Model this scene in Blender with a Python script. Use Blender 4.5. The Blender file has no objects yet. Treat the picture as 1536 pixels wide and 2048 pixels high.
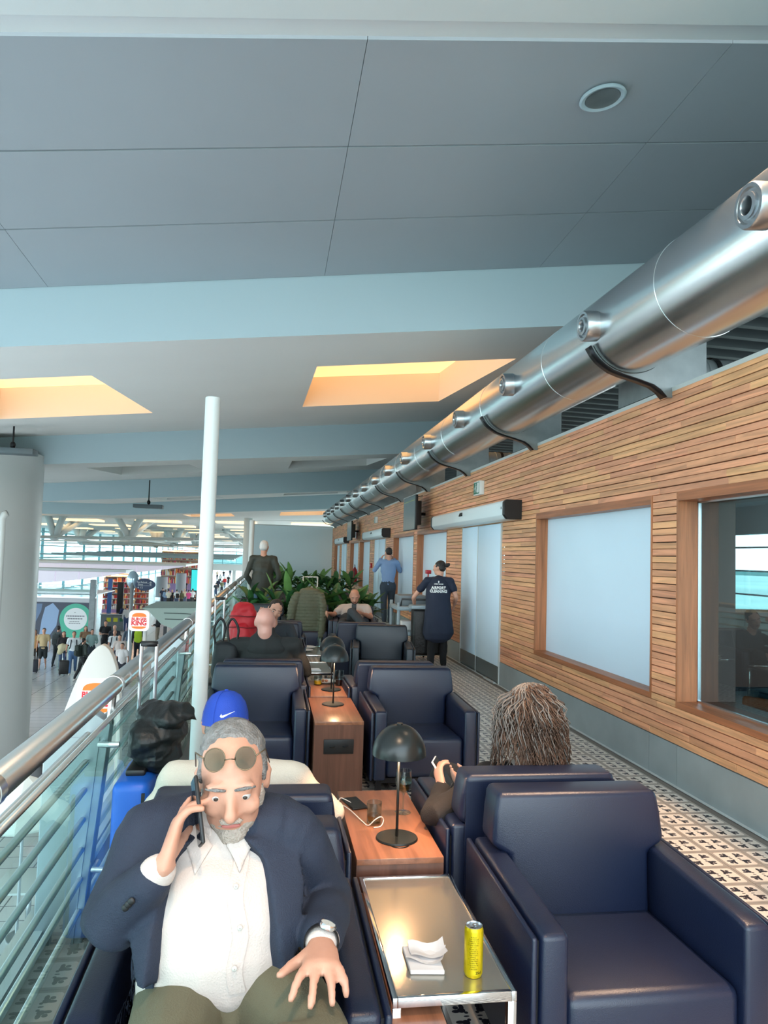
import bpy, bmesh, math, random
import numpy as np
from mathutils import Vector, Matrix, noise
random.seed(7)
SC = bpy.context.scene
COL = SC.collection
PI = math.pi

# ------------------------------------------------------------------ camera, world, light
EYE = 1.6
FPX = 1479.0
YAW, PITCH, ROLL = math.atan(225 / FPX), math.atan(90.8 / FPX), 0.030
_f = Vector((math.sin(YAW) * math.cos(PITCH), math.cos(YAW) * math.cos(PITCH), math.sin(PITCH)))
_r = Vector((math.cos(YAW), -math.sin(YAW), 0)); _u = _r.cross(_f)
CR = _r * math.cos(ROLL) + _u * math.sin(ROLL)
CU = -_r * math.sin(ROLL) + _u * math.cos(ROLL)
cam = bpy.data.cameras.new('camera'); cam.sensor_fit = 'VERTICAL'; cam.sensor_height = 36; cam.lens = 36 * FPX / 2048
cam.clip_start = 0.05; cam.clip_end = 2000
camo = bpy.data.objects.new('camera', cam); COL.objects.link(camo)
camo.matrix_world = Matrix(((CR.x, CU.x, -_f.x, 0), (CR.y, CU.y, -_f.y, 0), (CR.z, CU.z, -_f.z, EYE), (0, 0, 0, 1)))
SC.camera = camo
SC.view_settings.view_transform = 'Standard'; SC.view_settings.look = 'None'; SC.view_settings.gamma = 1
SC.view_settings.use_curve_mapping = False
SC.view_settings.exposure = 0.15

W = bpy.data.worlds.new('sky'); SC.world = W; W.use_nodes = True
nt = W.node_tree; nt.nodes.clear()
wo = nt.nodes.new('ShaderNodeOutputWorld'); bg = nt.nodes.new('ShaderNodeBackground')
tc = nt.nodes.new('ShaderNodeTexCoord'); sp = nt.nodes.new('ShaderNodeSeparateXYZ'); rp = nt.nodes.new('ShaderNodeValToRGB')
nt.links.new(tc.outputs['Generated'], sp.inputs[0]); nt.links.new(sp.outputs['Z'], rp.inputs[0])
rp.color_ramp.elements[0].position = 0.0; rp.color_ramp.elements[0].color = (0.82, 0.93, 0.96, 1)
rp.color_ramp.elements[1].position = 0.9; rp.color_ramp.elements[1].color = (0.55, 0.76, 0.95, 1)
nt.links.new(rp.outputs[0], bg.inputs[0]); bg.inputs[1].default_value = 6.0
nt.links.new(bg.outputs[0], wo.inputs[0])


def lamp(name, kind, loc, power, color, size=0.1, rot=None, **kw):
    l = bpy.data.lights.new(name, kind); l.energy = power; l.color = color
    if kind == 'SUN': l.angle = size
    elif kind == 'AREA': l.size = size
    else: l.shadow_soft_size = size
    for k, v in kw.items(): setattr(l, k, v)
    o = bpy.data.objects.new(name, l); COL.objects.link(o); o.location = loc
    if rot is not None: o.rotation_euler = rot
    return o


# the warm downlights recessed in the dark ceiling overhead
def aim(o, target):
    d = Vector(target) - o.location
    o.rotation_euler = d.to_track_quat('-Z', 'Y').to_euler()


dl = lamp('downlight_beam', 'SPOT', (2.12, 3.2, 4.9), 900, (1.0, 0.66, 0.42), 0.05, spot_size=0.78, spot_blend=0.25)
aim(dl, (2.12, 3.2, 0))
dl2 = lamp('downlight_beam', 'SPOT', (.1, .7, 4.3), 240, (1.0, 0.66, 0.42), 0.10, spot_size=1.3, spot_blend=0.8)
aim(dl2, (.35, 2.4, 0))

# ------------------------------------------------------------------ helpers
def V(*a): return Vector(a)


def ray(px, py):
    return (_f * FPX + CR * (px - 768) - CU * (py - 1024)).normalized()


def at(px, py, Y):           # the point at depth Y seen at that place: real coordinates for a thing standing at Y
    d = ray(px, py); return Vector((0, 0, EYE)) + d * (Y / d.y)


def atz(px, py, z):
    d = ray(px, py); return Vector((0, 0, EYE)) + d * ((z - EYE) / d.z)


def lin(c):
    return tuple(((x / 255) / 12.92 if x / 255 <= 0.04045 else ((x / 255 + 0.055) / 1.055) ** 2.4) for x in c)


MATS = {}


def mat(name, rgb, rough=0.6, metal=0.0, bump=0, bscale=60, spec=0.5, var=0, vscale=3, trans=0, emit=None, estr=0, coat=0, stretch=None, alpha=1, sheen=0):
    if name in MATS: return MATS[name]
    m = bpy.data.materials.new(name); m.use_nodes = True; n = m.node_tree.nodes; L = m.node_tree.links
    b = n['Principled BSDF']; c = lin(rgb)
    b.inputs['Base Color'].default_value = (*c, 1); b.inputs['Roughness'].default_value = rough
    b.inputs['Metallic'].default_value = metal; b.inputs['Specular IOR Level'].default_value = spec
    if trans: b.inputs['Transmission Weight'].default_value = trans
    if coat: b.inputs['Coat Weight'].default_value = coat; b.inputs['Coat Roughness'].default_value = 0.15
    if sheen: b.inputs['Sheen Weight'].default_value = sheen
    if emit: b.inputs['Emission Color'].default_value = (*lin(emit), 1); b.inputs['Emission Strength'].default_value = estr
    if bump or var:
        t = n.new('ShaderNodeTexCoord'); mp = n.new('ShaderNodeMapping'); L.new(t.outputs['Object'], mp.inputs[0])
        if stretch: mp.inputs['Scale'].default_value = stretch
    if bump:
        x = n.new('ShaderNodeTexNoise'); x.inputs['Scale'].default_value = bscale; x.inputs['Detail'].default_value = 3
        bp = n.new('ShaderNodeBump'); bp.inputs['Strength'].default_value = bump; bp.inputs['Distance'].default_value = 0.01
        L.new(mp.outputs[0], x.inputs['Vector']); L.new(x.outputs['Fac'], bp.inputs['Height']); L.new(bp.outputs[0], b.inputs['Normal'])
    if var:
        x = n.new('ShaderNodeTexNoise'); x.inputs['Scale'].default_value = vscale; x.inputs['Detail'].default_value = 4
        r = n.new('ShaderNodeValToRGB'); L.new(mp.outputs[0], x.inputs['Vector']); L.new(x.outputs['Fac'], r.inputs[0])
        r.color_ramp.elements[0].position = 0.3; r.color_ramp.elements[1].position = 0.7
        r.color_ramp.elements[0].color = (*[k * (1 - var) for k in c], 1); r.color_ramp.elements[1].color = (*[min(1, k * (1 + var)) for k in c], 1)
        L.new(r.outputs[0], b.inputs['Base Color'])
    MATS[name] = m
    return m


def glassmat(name, tint=(235, 250, 248), alpha=0.12, rough=0.0, ior=1.5, k=1.0):
    """thin architectural glass: clear with real Fresnel reflections"""
    m = bpy.data.materials.new(name); m.use_nodes = True; n = m.node_tree.nodes; L = m.node_tree.links; n.clear()
    o = n.new('ShaderNodeOutputMaterial'); g = n.new('ShaderNodeBsdfGlossy'); t = n.new('ShaderNodeBsdfTransparent')
    x = n.new('ShaderNodeMixShader'); f = n.new('ShaderNodeFresnel'); f.inputs[0].default_value = ior
    g.inputs['Roughness'].default_value = rough; g.inputs['Color'].default_value = (0.95, 1, 1, 1); t.inputs['Color'].default_value = (*lin(tint), 1)
    mu = n.new('ShaderNodeMath'); mu.operation = 'MULTIPLY_ADD'; mu.inputs[1].default_value = k; mu.inputs[2].default_value = alpha * 0.2
    ge = n.new('ShaderNodeNewGeometry')
    bf = n.new('ShaderNodeMath'); bf.operation = 'SUBTRACT'; bf.inputs[0].default_value = 1; L.new(ge.outputs['Backfacing'], bf.inputs[1]); fm = n.new('ShaderNodeMath'); fm.operation = 'MULTIPLY'; L.new(f.outputs[0], fm.inputs[0]); L.new(bf.outputs[0], fm.inputs[1])
    L.new(fm.outputs[0], mu.inputs[0]); L.new(mu.outputs[0], x.inputs[0]); L.new(t.outputs[0], x.inputs[1]); L.new(g.outputs[0], x.inputs[2]); L.new(x.outputs[0], o.inputs[0])
    MATS[name] = m
    return m


def woodmat(name, rgb, axis='Y', var=0.35, rough=0.45, island=True, bump=0.1, coat=0):
    m = bpy.data.materials.new(name); m.use_nodes = True; n = m.node_tree.nodes; L = m.node_tree.links
    b = n['Principled BSDF']; b.inputs['Roughness'].default_value = rough; c = lin(rgb)
    if coat: b.inputs['Coat Weight'].default_value = coat; b.inputs['Coat Roughness'].default_value = 0.2
    g = n.new('ShaderNodeNewGeometry'); oi = n.new('ShaderNodeObjectInfo'); mp = n.new('ShaderNodeMapping')
    s = {'X': (1.2, 22, 22), 'Y': (22, 1.2, 22), 'Z': (22, 22, 1.2)}[axis]; mp.inputs['Scale'].default_value = s
    L.new(g.outputs['Position'], mp.inputs[0])
    add = n.new('ShaderNodeMath'); add.operation = 'ADD'; L.new(g.outputs['Random Per Island'], add.inputs[0]); L.new(oi.outputs['Random'], add.inputs[1])
    fr = n.new('ShaderNodeMath'); fr.operation = 'FRACT'; L.new(add.outputs[0], fr.inputs[0])
    ofs = n.new('ShaderNodeCombineXYZ'); mm = n.new('ShaderNodeMath'); mm.operation = 'MULTIPLY'; mm.inputs[1].default_value = 40 if island else 0
    L.new(fr.outputs[0], mm.inputs[0])
    for i in range(3): L.new(mm.outputs[0], ofs.inputs[i])
    va = n.new('ShaderNodeVectorMath'); L.new(mp.outputs[0], va.inputs[0]); L.new(ofs.outputs[0], va.inputs[1])
    no = n.new('ShaderNodeTexNoise'); no.inputs['Scale'].default_value = 1.0; no.inputs['Detail'].default_value = 6; no.inputs['Roughness'].default_value = 0.6
    no.inputs['Distortion'].default_value = 0.6
    L.new(va.outputs[0], no.inputs['Vector'])
    r = n.new('ShaderNodeValToRGB'); L.new(no.outputs['Fac'], r.inputs[0])
    e = r.color_ramp.elements; e[0].position = 0.3; e[0].color = (*[k * 0.62 for k in c], 1); e[1].position = 0.68; e[1].color = (*[min(1, k * 1.22) for k in c], 1)
    hs = n.new('ShaderNodeHueSaturation'); L.new(r.outputs[0], hs.inputs['Color'])
    if island:
        mr = n.new('ShaderNodeMapRange'); mr.inputs[3].default_value = 1 - var; mr.inputs[4].default_value = 1 + var * 0.9
        L.new(fr.outputs[0], mr.inputs[0]); L.new(mr.outputs[0], hs.inputs['Value'])
        m2 = n.new('ShaderNodeMath'); m2.operation = 'MULTIPLY'; m2.inputs[1].default_value = 7.31; L.new(fr.outputs[0], m2.inputs[0])
        f2 = n.new('ShaderNodeMath'); f2.operation = 'FRACT'; L.new(m2.outputs[0], f2.inputs[0])
        mh = n.new('ShaderNodeMapRange'); mh.inputs[3].default_value = 0.488; mh.inputs[4].default_value = 0.508
        L.new(f2.outputs[0], mh.inputs[0]); L.new(mh.outputs[0], hs.inputs['Hue'])
    L.new(hs.outputs[0], b.inputs['Base Color'])
    bp = n.new('ShaderNodeBump'); bp.inputs['Strength'].default_value = bump; bp.inputs['Distance'].default_value = 0.004
    L.new(no.outputs['Fac'], bp.inputs['Height']); L.new(bp.outputs[0], b.inputs['Normal'])
    MATS[name] = m
    return m


def link(name, me, m=None, parent=None, loc=None):
    o = bpy.data.objects.new(name, me); COL.objects.link(o)
    if m is not None:
        for k in (m if isinstance(m, (list, tuple)) else [m]): me.materials.append(k)
    if parent is not None: o.parent = parent
    if loc is not None: o.location = loc
    return o


def tag(o, label=None, cat=None, group=None, kind=None):
    if label: o['label'] = label
    if cat: o['category'] = cat
    if group: o['group'] = group
    if kind: o['kind'] = kind
    return o


def thing(name, label, cat, loc=(0, 0, 0), rz=0, group=None):
    o = bpy.data.objects.new(name, None); COL.objects.link(o); o.empty_display_size = 0.1
    o.location = loc; o.rotation_euler = (0, 0, rz)
    return tag(o, label, cat, group)


def copy_tree(o, parent=None):
    c = o.copy(); COL.objects.link(c); c.parent = parent
    for ch in list(o.children): copy_tree(ch, c)
    return c


class MB:
    """collects shapes into one mesh"""
    def __init__(s): s.v = []; s.f = []; s.mi = []; s.cur = 0

    def add(s, vs, fs):
        k = len(s.v); s.v += [tuple(x) for x in vs]
        for f in fs: s.f.append([i + k for i in f]); s.mi.append(s.cur)
        return s

    def box(s, x0, x1, y0, y1, z0, z1, M=None):
        vs = [Vector((x, y, z)) for x in (x0, x1) for y in (y0, y1) for z in (z0, z1)]
        if M is not None: vs = [M @ v for v in vs]
        return s.add(vs, [(0, 1, 3, 2), (4, 6, 7, 5), (0, 4, 5, 1), (2, 3, 7, 6), (0, 2, 6, 4), (1, 5, 7, 3)])

    def rbox(s, x0, x1, y0, y1, z0, z1, r=0.02, seg=2, M=None, fn=None):
        bm = bmesh.new(); bmesh.ops.create_cube(bm, size=1)
        for v in bm.verts: v.co = Vector(((x0 + x1) / 2 + v.co.x * (x1 - x0), (y0 + y1) / 2 + v.co.y * (y1 - y0), (z0 + z1) / 2 + v.co.z * (z1 - z0)))
        bmesh.ops.bevel(bm, geom=bm.edges[:] , offset=r, segments=seg, profile=0.5, affect='EDGES')
        return s.bm(bm, M, fn)

    def prism(s, poly, axis, a0, a1, r=0, seg=2, M=None, fn=None):
        """polygon (list of 2D) extruded along axis; remaining two axes in order"""
        bm = bmesh.new()
        def co(p, a):
            return {'X': (a, p[0], p[1]), 'Y': (p[0], a, p[1]), 'Z': (p[0], p[1], a)}[axis]
        A = [bm.verts.new(co(p, a0)) for p in poly]; B = [bm.verts.new(co(p, a1)) for p in poly]
        bm.faces.new(A); bm.faces.new(B[::-1]); n = len(poly)
        for i in range(n): bm.faces.new((A[i], B[i], B[(i + 1) % n], A[(i + 1) % n]))
        bmesh.ops.recalc_face_normals(bm, faces=bm.faces[:])
        if r: bmesh.ops.bevel(bm, geom=bm.edges[:], offset=r, segments=seg, profile=0.5, affect='EDGES')
        return s.bm(bm, M, fn)

    def bm(s, bm, M=None, fn=None):
        bm.verts.index_update(); vs = [v.co.copy() for v in bm.verts]
        if fn: vs = [fn(v) for v in vs]
        if M is not None: vs = [M @ v for v in vs]
        s.add(vs, [[v.index for v in f.verts] for f in bm.faces]); bm.free(); return s

    def tube(s, pts, r, n=10, cap=True):
        pts = [Vector(p) for p in pts]; R = r if isinstance(r, (list, tuple)) else [r] * len(pts)
        vs = []; prev = None
        for i, p in enumerate(pts):
            t = (pts[min(i + 1, len(pts) - 1)] - pts[max(i - 1, 0)]).normalized()
            if prev is None:
                a = Vector((0, 0, 1)) if abs(t.z) < 0.9 else Vector((1, 0, 0)); u = t.cross(a).normalized()
            else:
                u = (prev - t * prev.dot(t)).normalized()
            prev = u; w = t.cross(u)
            for k in range(n):
                a = 2 * PI * k / n; vs.append(p + (u * math.cos(a) + w * math.sin(a)) * R[i])
        fs = []
        for i in range(len(pts) - 1):
            for k in range(n): fs.append((i * n + k, i * n + (k + 1) % n, (i + 1) * n + (k + 1) % n, (i + 1) * n + k))
        if cap: fs.append(tuple(range(n))[::-1]); fs.append(tuple((len(pts) - 1) * n + k for k in range(n)))
        return s.add(vs, fs)

    def lathe(s, prof, c=(0, 0, 0), n=24, M=None, a0=0, a1=2 * PI):
        """profile list of (r, z)"""
        vs = []; full = abs(a1 - a0 - 2 * PI) < 1e-6; cnt = n if full else n + 1
        for (r, z) in prof:
            for k in range(cnt):
                a = a0 + (a1 - a0) * k / n; v = Vector((c[0] + r * math.cos(a), c[1] + r * math.sin(a), c[2] + z)); vs.append(M @ v if M is not None else v)
        fs = []
        for i in range(len(prof) - 1):
            for k in range(n): fs.append((i * cnt + k, i * cnt + (k + 1) % cnt, (i + 1) * cnt + (k + 1) % cnt, (i + 1) * cnt + k))
        return s.add(vs, fs)

    def ell(s, c, r, n=12, m=8, M=None):
        vs = []; c = Vector(c)
        for i in range(m + 1):
            t = PI * i / m
            for k in range(n):
                a = 2 * PI * k / n; v = Vector((r[0] * math.sin(t) * math.cos(a), r[1] * math.sin(t) * math.sin(a), r[2] * math.cos(t)))
                vs.append(c + (M @ v if M is not None else v))
        fs = [(i * n + k, (i + 1) * n + k, (i + 1) * n + (k + 1) % n, i * n + (k + 1) % n) for i in range(m) for k in range(n)]
        return s.add(vs, fs)

    def mesh(s, name='m', smooth=True):
        me = bpy.data.meshes.new(name); me.from_pydata(s.v, [], s.f)
        if any(s.mi): me.polygons.foreach_set('material_index', s.mi)
        me.validate(); me.update()
        if smooth: me.shade_smooth() if hasattr(me, 'shade_smooth') else None
        return me

    def build(s, name, m, parent=None, smooth=False, loc=None, clean=True):
        me = s.mesh(name, False)
        if clean:
            bm = bmesh.new(); bm.from_mesh(me); bmesh.ops.remove_doubles(bm, verts=bm.verts[:], dist=1e-5)
            bmesh.ops.recalc_face_normals(bm, faces=bm.faces[:]); bm.to_mesh(me); bm.free()
        if smooth:
            me.shade_smooth()
            if smooth is not True: me.set_sharp_from_angle(angle=math.radians(smooth))
        return link(name, me, m, parent, loc)


def bxo(name, x0, x1, y0, y1, z0, z1, m, parent=None, r=0):
    b = MB(); b.rbox(x0, x1, y0, y1, z0, z1, r) if r else b.box(x0, x1, y0, y1, z0, z1)
    return b.build(name, m, parent, smooth=40 if r else False)


def textmesh(name, s, size, M, m, parent, extrude=0.002, bold=0.0, align='CENTER', sx=1.0, spacing=1.0):
    c = bpy.data.curves.new(name, 'FONT'); c.body = s; c.size = size; c.extrude = extrude; c.offset = bold; c.align_x = align; c.align_y = 'CENTER'
    c.space_character = spacing; c.resolution_u = 3
    o = bpy.data.objects.new(name, c); COL.objects.link(o)
    dg = bpy.context.evaluated_depsgraph_get(); me = bpy.data.meshes.new_from_object(o.evaluated_get(dg)); bpy.data.objects.remove(o); bpy.data.curves.remove(c)
    me.transform(Matrix.Diagonal((sx, 1, 1, 1))); me.transform(M); me.materials.clear()
    return link(name, me, m, parent)


# ------------------------------------------------------------------ materials
M_wood = woodmat('slat_wood', (226, 164, 120), 'Y', 0.13, 0.5)
M_jamb = woodmat('jamb_wood', (178, 112, 72), 'Z', 0.1, 0.4, island=False)
M_sill = woodmat('sill_wood', (168, 104, 68), 'Y', 0.1, 0.4, island=False)
M_table = woodmat('table_wood', (150, 98, 72), 'Y', 0.1, 0.35, island=False, coat=0.2)
M_tside = woodmat('table_side_wood', (104, 68, 54), 'Z', 0.1, 0.4, island=False)
M_black = mat('black_plastic', (18, 18, 20), 0.45)
M_back = mat('groove_backing', (58, 38, 26), 0.9)
M_panelw = mat('white_film', (214, 236, 252), 0.35, var=0.03, vscale=0.7)
M_acw = mat('white_enamel', (214, 226, 230), 0.35)
M_conc = mat('grey_concrete', (154, 164, 166), 0.45, var=0.12, vscale=2.5, metal=0.2)
M_kick = mat('kick_plate', (112, 122, 124), 0.35, 0.6)
M_ceil = mat('dark_ceiling', (162, 168, 174), 0.42, var=0.04, vscale=0.4)
M_ceil2 = mat('pale_ceiling', (236, 234, 230), 0.6, var=0.02, vscale=0.5)
M_fas = mat('pale_fascia', (178, 196, 204), 0.5)
M_steel = mat('brushed_steel', (196, 200, 204), 0.28, 1.0, bump=0.05, bscale=30, stretch=(1, 60, 1))
M_duct = mat('duct_steel', (226, 230, 232), 0.24, 1.0, bump=0.04, bscale=3)
M_duct2 = mat('galvanised_steel', (132, 140, 142), 0.5, 0.5, var=0.12, vscale=6)
M_chrome = mat('chrome', (225, 225, 225), 0.08, 1.0)
M_white = mat('white_paint', (198, 203, 202), 0.35)
M_leather = mat('navy_leather', (17, 27, 52), 0.36, bump=0.12, bscale=320, var=0.08, vscale=3, spec=0.6)
M_leather2 = mat('slate_leather', (22, 34, 46), 0.38, bump=0.12, bscale=320, spec=0.6)
M_dark = mat('dark_metal', (30, 30, 34), 0.3, 0.5)
M_glass = glassmat('clear_glass', k=.8)
M_glassf = glassmat('facade_glass', (212, 240, 246), .05, ior=1.2, k=.4)
M_glassg = glassmat('window_glass', (205, 222, 226), 0.2)
M_skin = mat('skin', (214, 160, 136), 0.5, bump=0.05, bscale=150, var=0.06, vscale=18)
M_skin2 = mat('skin_warm', (200, 146, 122), 0.5, bump=0.05, bscale=150, var=0.06, vscale=18)
M_warm = mat('warm_light', (255, 226, 180), 0.6, emit=(255, 196, 130), estr=1.3)
M_well_lit = mat('well_lit_tint', (236, 222, 206), 0.6)  # lining of the lit wells, with the warm glow put into its colour
# ------------------------------------------------------------------ floor of the lounge
WX = 2.99


def tilemat():
    m = bpy.data.materials.new('patterned_tile'); m.use_nodes = True; n = m.node_tree.nodes; L = m.node_tree.links
    b = n['Principled BSDF']; b.inputs['Roughness'].default_value = 0.35
    g = n.new('ShaderNodeNewGeometry'); sp = n.new('ShaderNodeSeparateXYZ'); L.new(g.outputs['Position'], sp.inputs[0])

    def M(op, a, bb=None, c=None):
        x = n.new('ShaderNodeMath'); x.operation = op
        for i, q in enumerate((a, bb, c)):
            if q is None: continue
            if isinstance(q, (int, float)): x.inputs[i].default_value = q
            else: L.new(q, x.inputs[i])
        return x.outputs[0]

    def loc(o, off):           # centred tile coordinate -0.5..0.5
        return M('SUBTRACT', M('FRACT', M('DIVIDE', M('ADD', o, off), TILE)), 0.5)
    x = loc(sp.outputs['X'], TOX); y = loc(sp.outputs['Y'], TOY)
    ax = M('ABSOLUTE', x); ay = M('ABSOLUTE', y)

    def blob(cx, cy, rx, ry):   # 1 inside
        dx = M('DIVIDE', M('SUBTRACT', ax, cx), rx); dy = M('DIVIDE', M('SUBTRACT', ay, cy), ry)
        return M('LESS_THAN', M('ADD', M('MULTIPLY', dx, dx), M('MULTIPLY', dy, dy)), 1.0)
    parts = [blob(0.17, 0.17, 0.07, 0.07), blob(0.27, 0.15, 0.075, 0.045), blob(0.15, 0.27, 0.045, 0.075), blob(0.255, 0.255, 0.05, 0.05), blob(0.10, 0.10, 0.035, 0.035), blob(0.12, 0.0, 0.05, 0.022)]
    s = parts[0]
    for p in parts[1:]: s = M('MAXIMUM', s, p)
    d = M('MAXIMUM', ax, ay); border = M('GREATER_THAN', d, 0.415)
    corner = M('GREATER_THAN', M('ADD', ax, ay), 0.78); border = M('MAXIMUM', border, corner)
    mx = n.new('ShaderNodeMix'); mx.data_type = 'RGBA'; mx.inputs[6].default_value = (*lin((226, 218, 208)), 1); mx.inputs[7].default_value = (*lin((164, 156, 148)), 1)
    L.new(border, mx.inputs[0])
    my = n.new('ShaderNodeMix'); my.data_type = 'RGBA'; L.new(s, my.inputs[0]); L.new(mx.outputs[2], my.inputs[6]); my.inputs[7].default_value = (*lin((40, 40, 52)), 1)
    L.new(my.outputs[2], b.inputs['Base Color'])
    return m


TILE = 0.2035
TOX, TOY = TILE / 2 - (2.398 % TILE) + TILE, TILE / 2 - (3.841 % TILE) + TILE
M_tile = tilemat()
M_grout = mat('grout', (120, 114, 108), 0.9)
fl = MB(); fl.box(-0.85, 3.05, -3.2, 38, -0.34, -0.006)
floor = tag(fl.build('floor', M_grout), kind='structure')
# tiles: the nearest visible ones as parts, the rest as one
tb = MB(); h = TILE / 2 - 0.0012
tb.add([(-h, -h, 0), (h, -h, 0), (h, h, 0), (-h, h, 0), (-h, -h, -0.008), (h, -h, -0.008), (h, h, -0.008), (-h, h, -0.008)], [(0, 1, 2, 3), (0, 4, 5, 1), (1, 5, 6, 2), (2, 6, 7, 3), (3, 7, 4, 0)])
tme = tb.mesh('tile', False); tme.materials.append(M_tile)
cells = []
for i in range(-6, 17):
    for j in range(-20, 170):
        x, y = 2.398 + (i - 10) * TILE + 0, 3.841 + (j - 18) * TILE
        if x < -0.62 or x > 2.97 or y > 36: continue
        cells.append((x, y))
vis = [c for c in cells if (c[1] > 2.4 and c[0] > 1.5 and c[0] < 0.85 * c[1] - 0.1) or (0.35 < c[0] < 0.8 and 1.7 < c[1] < 2.9) or (0.66 < c[0] < 0.78 and 3.2 < c[1] < 6) or (0.3 < c[0] < .9 and 6.6 < c[1] < 8.6)]
vis.sort(key=lambda c: c[1]); near = set(vis[:290])
rest = MB()
for c in cells:
    if c in near:
        o = link('tile', tme, None, floor, (c[0], c[1], 0))
    else:
        x, y = c; rest.add([(x - h, y - h, 0), (x + h, y - h, 0), (x + h, y + h, 0), (x - h, y + h, 0)], [(0, 1, 2, 3)])
tag(rest.build('tile_field', M_tile, floor, clean=False), kind='stuff')
# slab edge towards the hall
b = MB(); b.box(-0.95, -0.85, -3.2, 38, -0.45, 0.05)
tag(b.build('trim_1', M_white), kind='structure')

# ------------------------------------------------------------------ right wall
WIN = [(2.53, 5.09), (5.49, 8.05), (12.39, 14.95), (15.35, 17.91), (22.25, 24.81), (25.21, 27.77), (32.11, 34.67)]
DOOR = [(9.32, 11.29), (19.18, 21.15), (29.04, 31.01)]
ZW0, ZW1, ZD = 0.61, 2.085, 2.10
ZT, Z0 = 2.95, 0.30
b = MB()
ys = sorted([-3.2, 38] + [y for w in WIN + DOOR for y in w])
for y0, y1 in zip(ys, ys[1:]):
    if (y0, y1) in WIN: b.box(WX + .03, WX + .13, y0, y1, 0, ZW0 - .045); b.box(WX + .03, WX + .13, y0, y1, ZW1 + .07, ZT - .02)
    elif (y0, y1) in DOOR: b.box(WX + .03, WX + .13, y0, y1, ZD, ZT - .02)
    else: b.box(WX + .03, WX + .13, y0 + .023, y1 - .023, 0, ZT - .02)
wall = tag(b.build('wall_right', M_back), kind='structure')
rnd = random.Random(3)
boards = []
PZ = 0.053
nr = int((ZT - Z0) / PZ)
for r in range(nr):
    z0 = Z0 + r * PZ; z1 = z0 + PZ - (0.0075 if r % 2 else 0.004)
    spans = [(-3.2, 37.9)]
    for (a, c) in [(w[0] - .022, w[1] + .022) for w in WIN if z1 > ZW0 - .03 and z0 < ZW1 + .03] + [d for d in DOOR if z0 < ZD]:
        spans = [s for q in spans for s in ((q[0], min(q[1], a)), (max(q[0], c), q[1])) if s[1] - s[0] > 0.03]
    for (a, c) in spans:
        y = a - (rnd.random() * 0.8 if c - a > 1.5 else 0)
        while y < c - 1e-4:
            ln = rnd.choice([0.55, 0.8, 1.1, 1.5]) * rnd.uniform(.85, 1.15)
            e = min(c, y + ln)
            if c - e < 0.25: e = c
            boards.append((max(y, a), e, z0, z1, rnd.uniform(0, .003))); y = e
def bval(q):
    y = (q[0] + q[1]) / 2
    if q[1] < 4.15: return 0
    return (q[1] - q[0]) / y ** 2
order = sorted([q for q in boards if q[1] > 4.1], key=bval, reverse=True)
nearb = set(order[:295])
b = MB()
for q in boards:
    if q in nearb:
        m_ = MB(); m_.rbox(WX - q[4], WX + .03, q[0] + .0007, q[1] - .0007, q[2], q[3], .0018, 1); m_.build('plank', M_wood, wall, clean=False)
    else:
        b.box(WX - q[4], WX + .03, q[0] + .0007, q[1] - .0007, q[2], q[3])
tag(b.build('plank_field', M_wood, wall, clean=False), kind='stuff')
tag(bxo('trim_2', WX - .004, WX + .14, -3.2, 38, ZT - .02, ZT + .012, M_white), kind='structure')
# plinth
b = MB()
for y0, y1 in zip(ys, ys[1:]):
    if (y0, y1) in DOOR: continue
    segs = np.linspace(y0, y1, max(2, int(round((y1 - y0) / 2.4)) + 1))
    for p, q in zip(segs, segs[1:]): b.box(WX - .006, WX + .03, p + .002, q - .002, 0.004, Z0 - .006)
tag(b.build('baseboard_right', M_conc), kind='structure')
tag(bxo('trim_3', WX - .028, WX - .006, -3.2, 38, 0, .006, M_white), kind='structure')

for i, (a, c) in enumerate(WIN):
    b = MB(); d0, d1 = WX - .006, WX + .16
    b.box(d0, d1, a - .022, a, ZW0 - .044, ZW1 + .069); b.box(d0, d1, c, c + .022, ZW0 - .044, ZW1 + .069)
    w = tag(b.build('window_%d' % (i + 1), M_jamb), kind='structure')
    bxo('window_head', d0, d1, a, c, ZW1, ZW1 + .069, M_sill, w); bxo('window_sill', d0, d1, a, c, ZW0 - .044, ZW0, M_sill, w)
    if i == 0:
        bxo('pane', WX + .158, WX + .166, a, c, ZW0, ZW1, M_glassg, w)
        b = MB()
        for q in (a, c - .012): b.box(WX + .15, WX + .175, q, q + .012, ZW0, ZW1)
        for q in (ZW0, ZW1 - .012): b.box(WX + .15, WX + .175, a, c, q, q + .012)
        b.build('glazing_bead', M_steel, w)
        b = MB(); b.box(WX + .166, WX + .46, a - .02, a, ZW0 - .02, ZW1 + .02); b.box(WX + .166, WX + .46, c, c + .02, ZW0 - .02, ZW1 + .02)
        b.box(WX + .166, WX + .46, a, c, ZW0 - .02, ZW0); b.box(WX + .166, WX + .46, a, c, ZW1, ZW1 + .02)
        b.build('inner_frame', mat('inner_jamb', (92, 58, 48), .5), w)
    else:
        bxo('film_panel', WX + .13, WX + .14, a, c, ZW0, ZW1, M_panelw, w)
for i, (a, c) in enumerate(DOOR):
    w = tag(bxo('door_%d' % (i + 1), WX + .02, WX + .03, a, c, 0, ZD, M_steel), kind='structure')
    xs = [a, a + (c - a) * .55, c]
    for p, q in zip(xs, xs[1:]):
        bxo('door_leaf', WX - .014, WX + .018, p + .012, q - .012, .23, ZD - .01, M_panelw, w, .003)
        bxo('kick_plate', WX - .016, WX + .018, p + .012, q - .012, .03, .228, M_kick, w)
        bxo('edge_rail', WX - .02, WX + .02, p - .008, p + .010, .01, ZD, M_white, w)
    bxo('edge_rail', WX - .02, WX + .02, c - .010, c + .008, .01, ZD, M_white, w)
    bxo('floor_guide', WX - .05, WX - .02, a + .1, a + .55, .0, .02, M_white, w)

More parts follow.
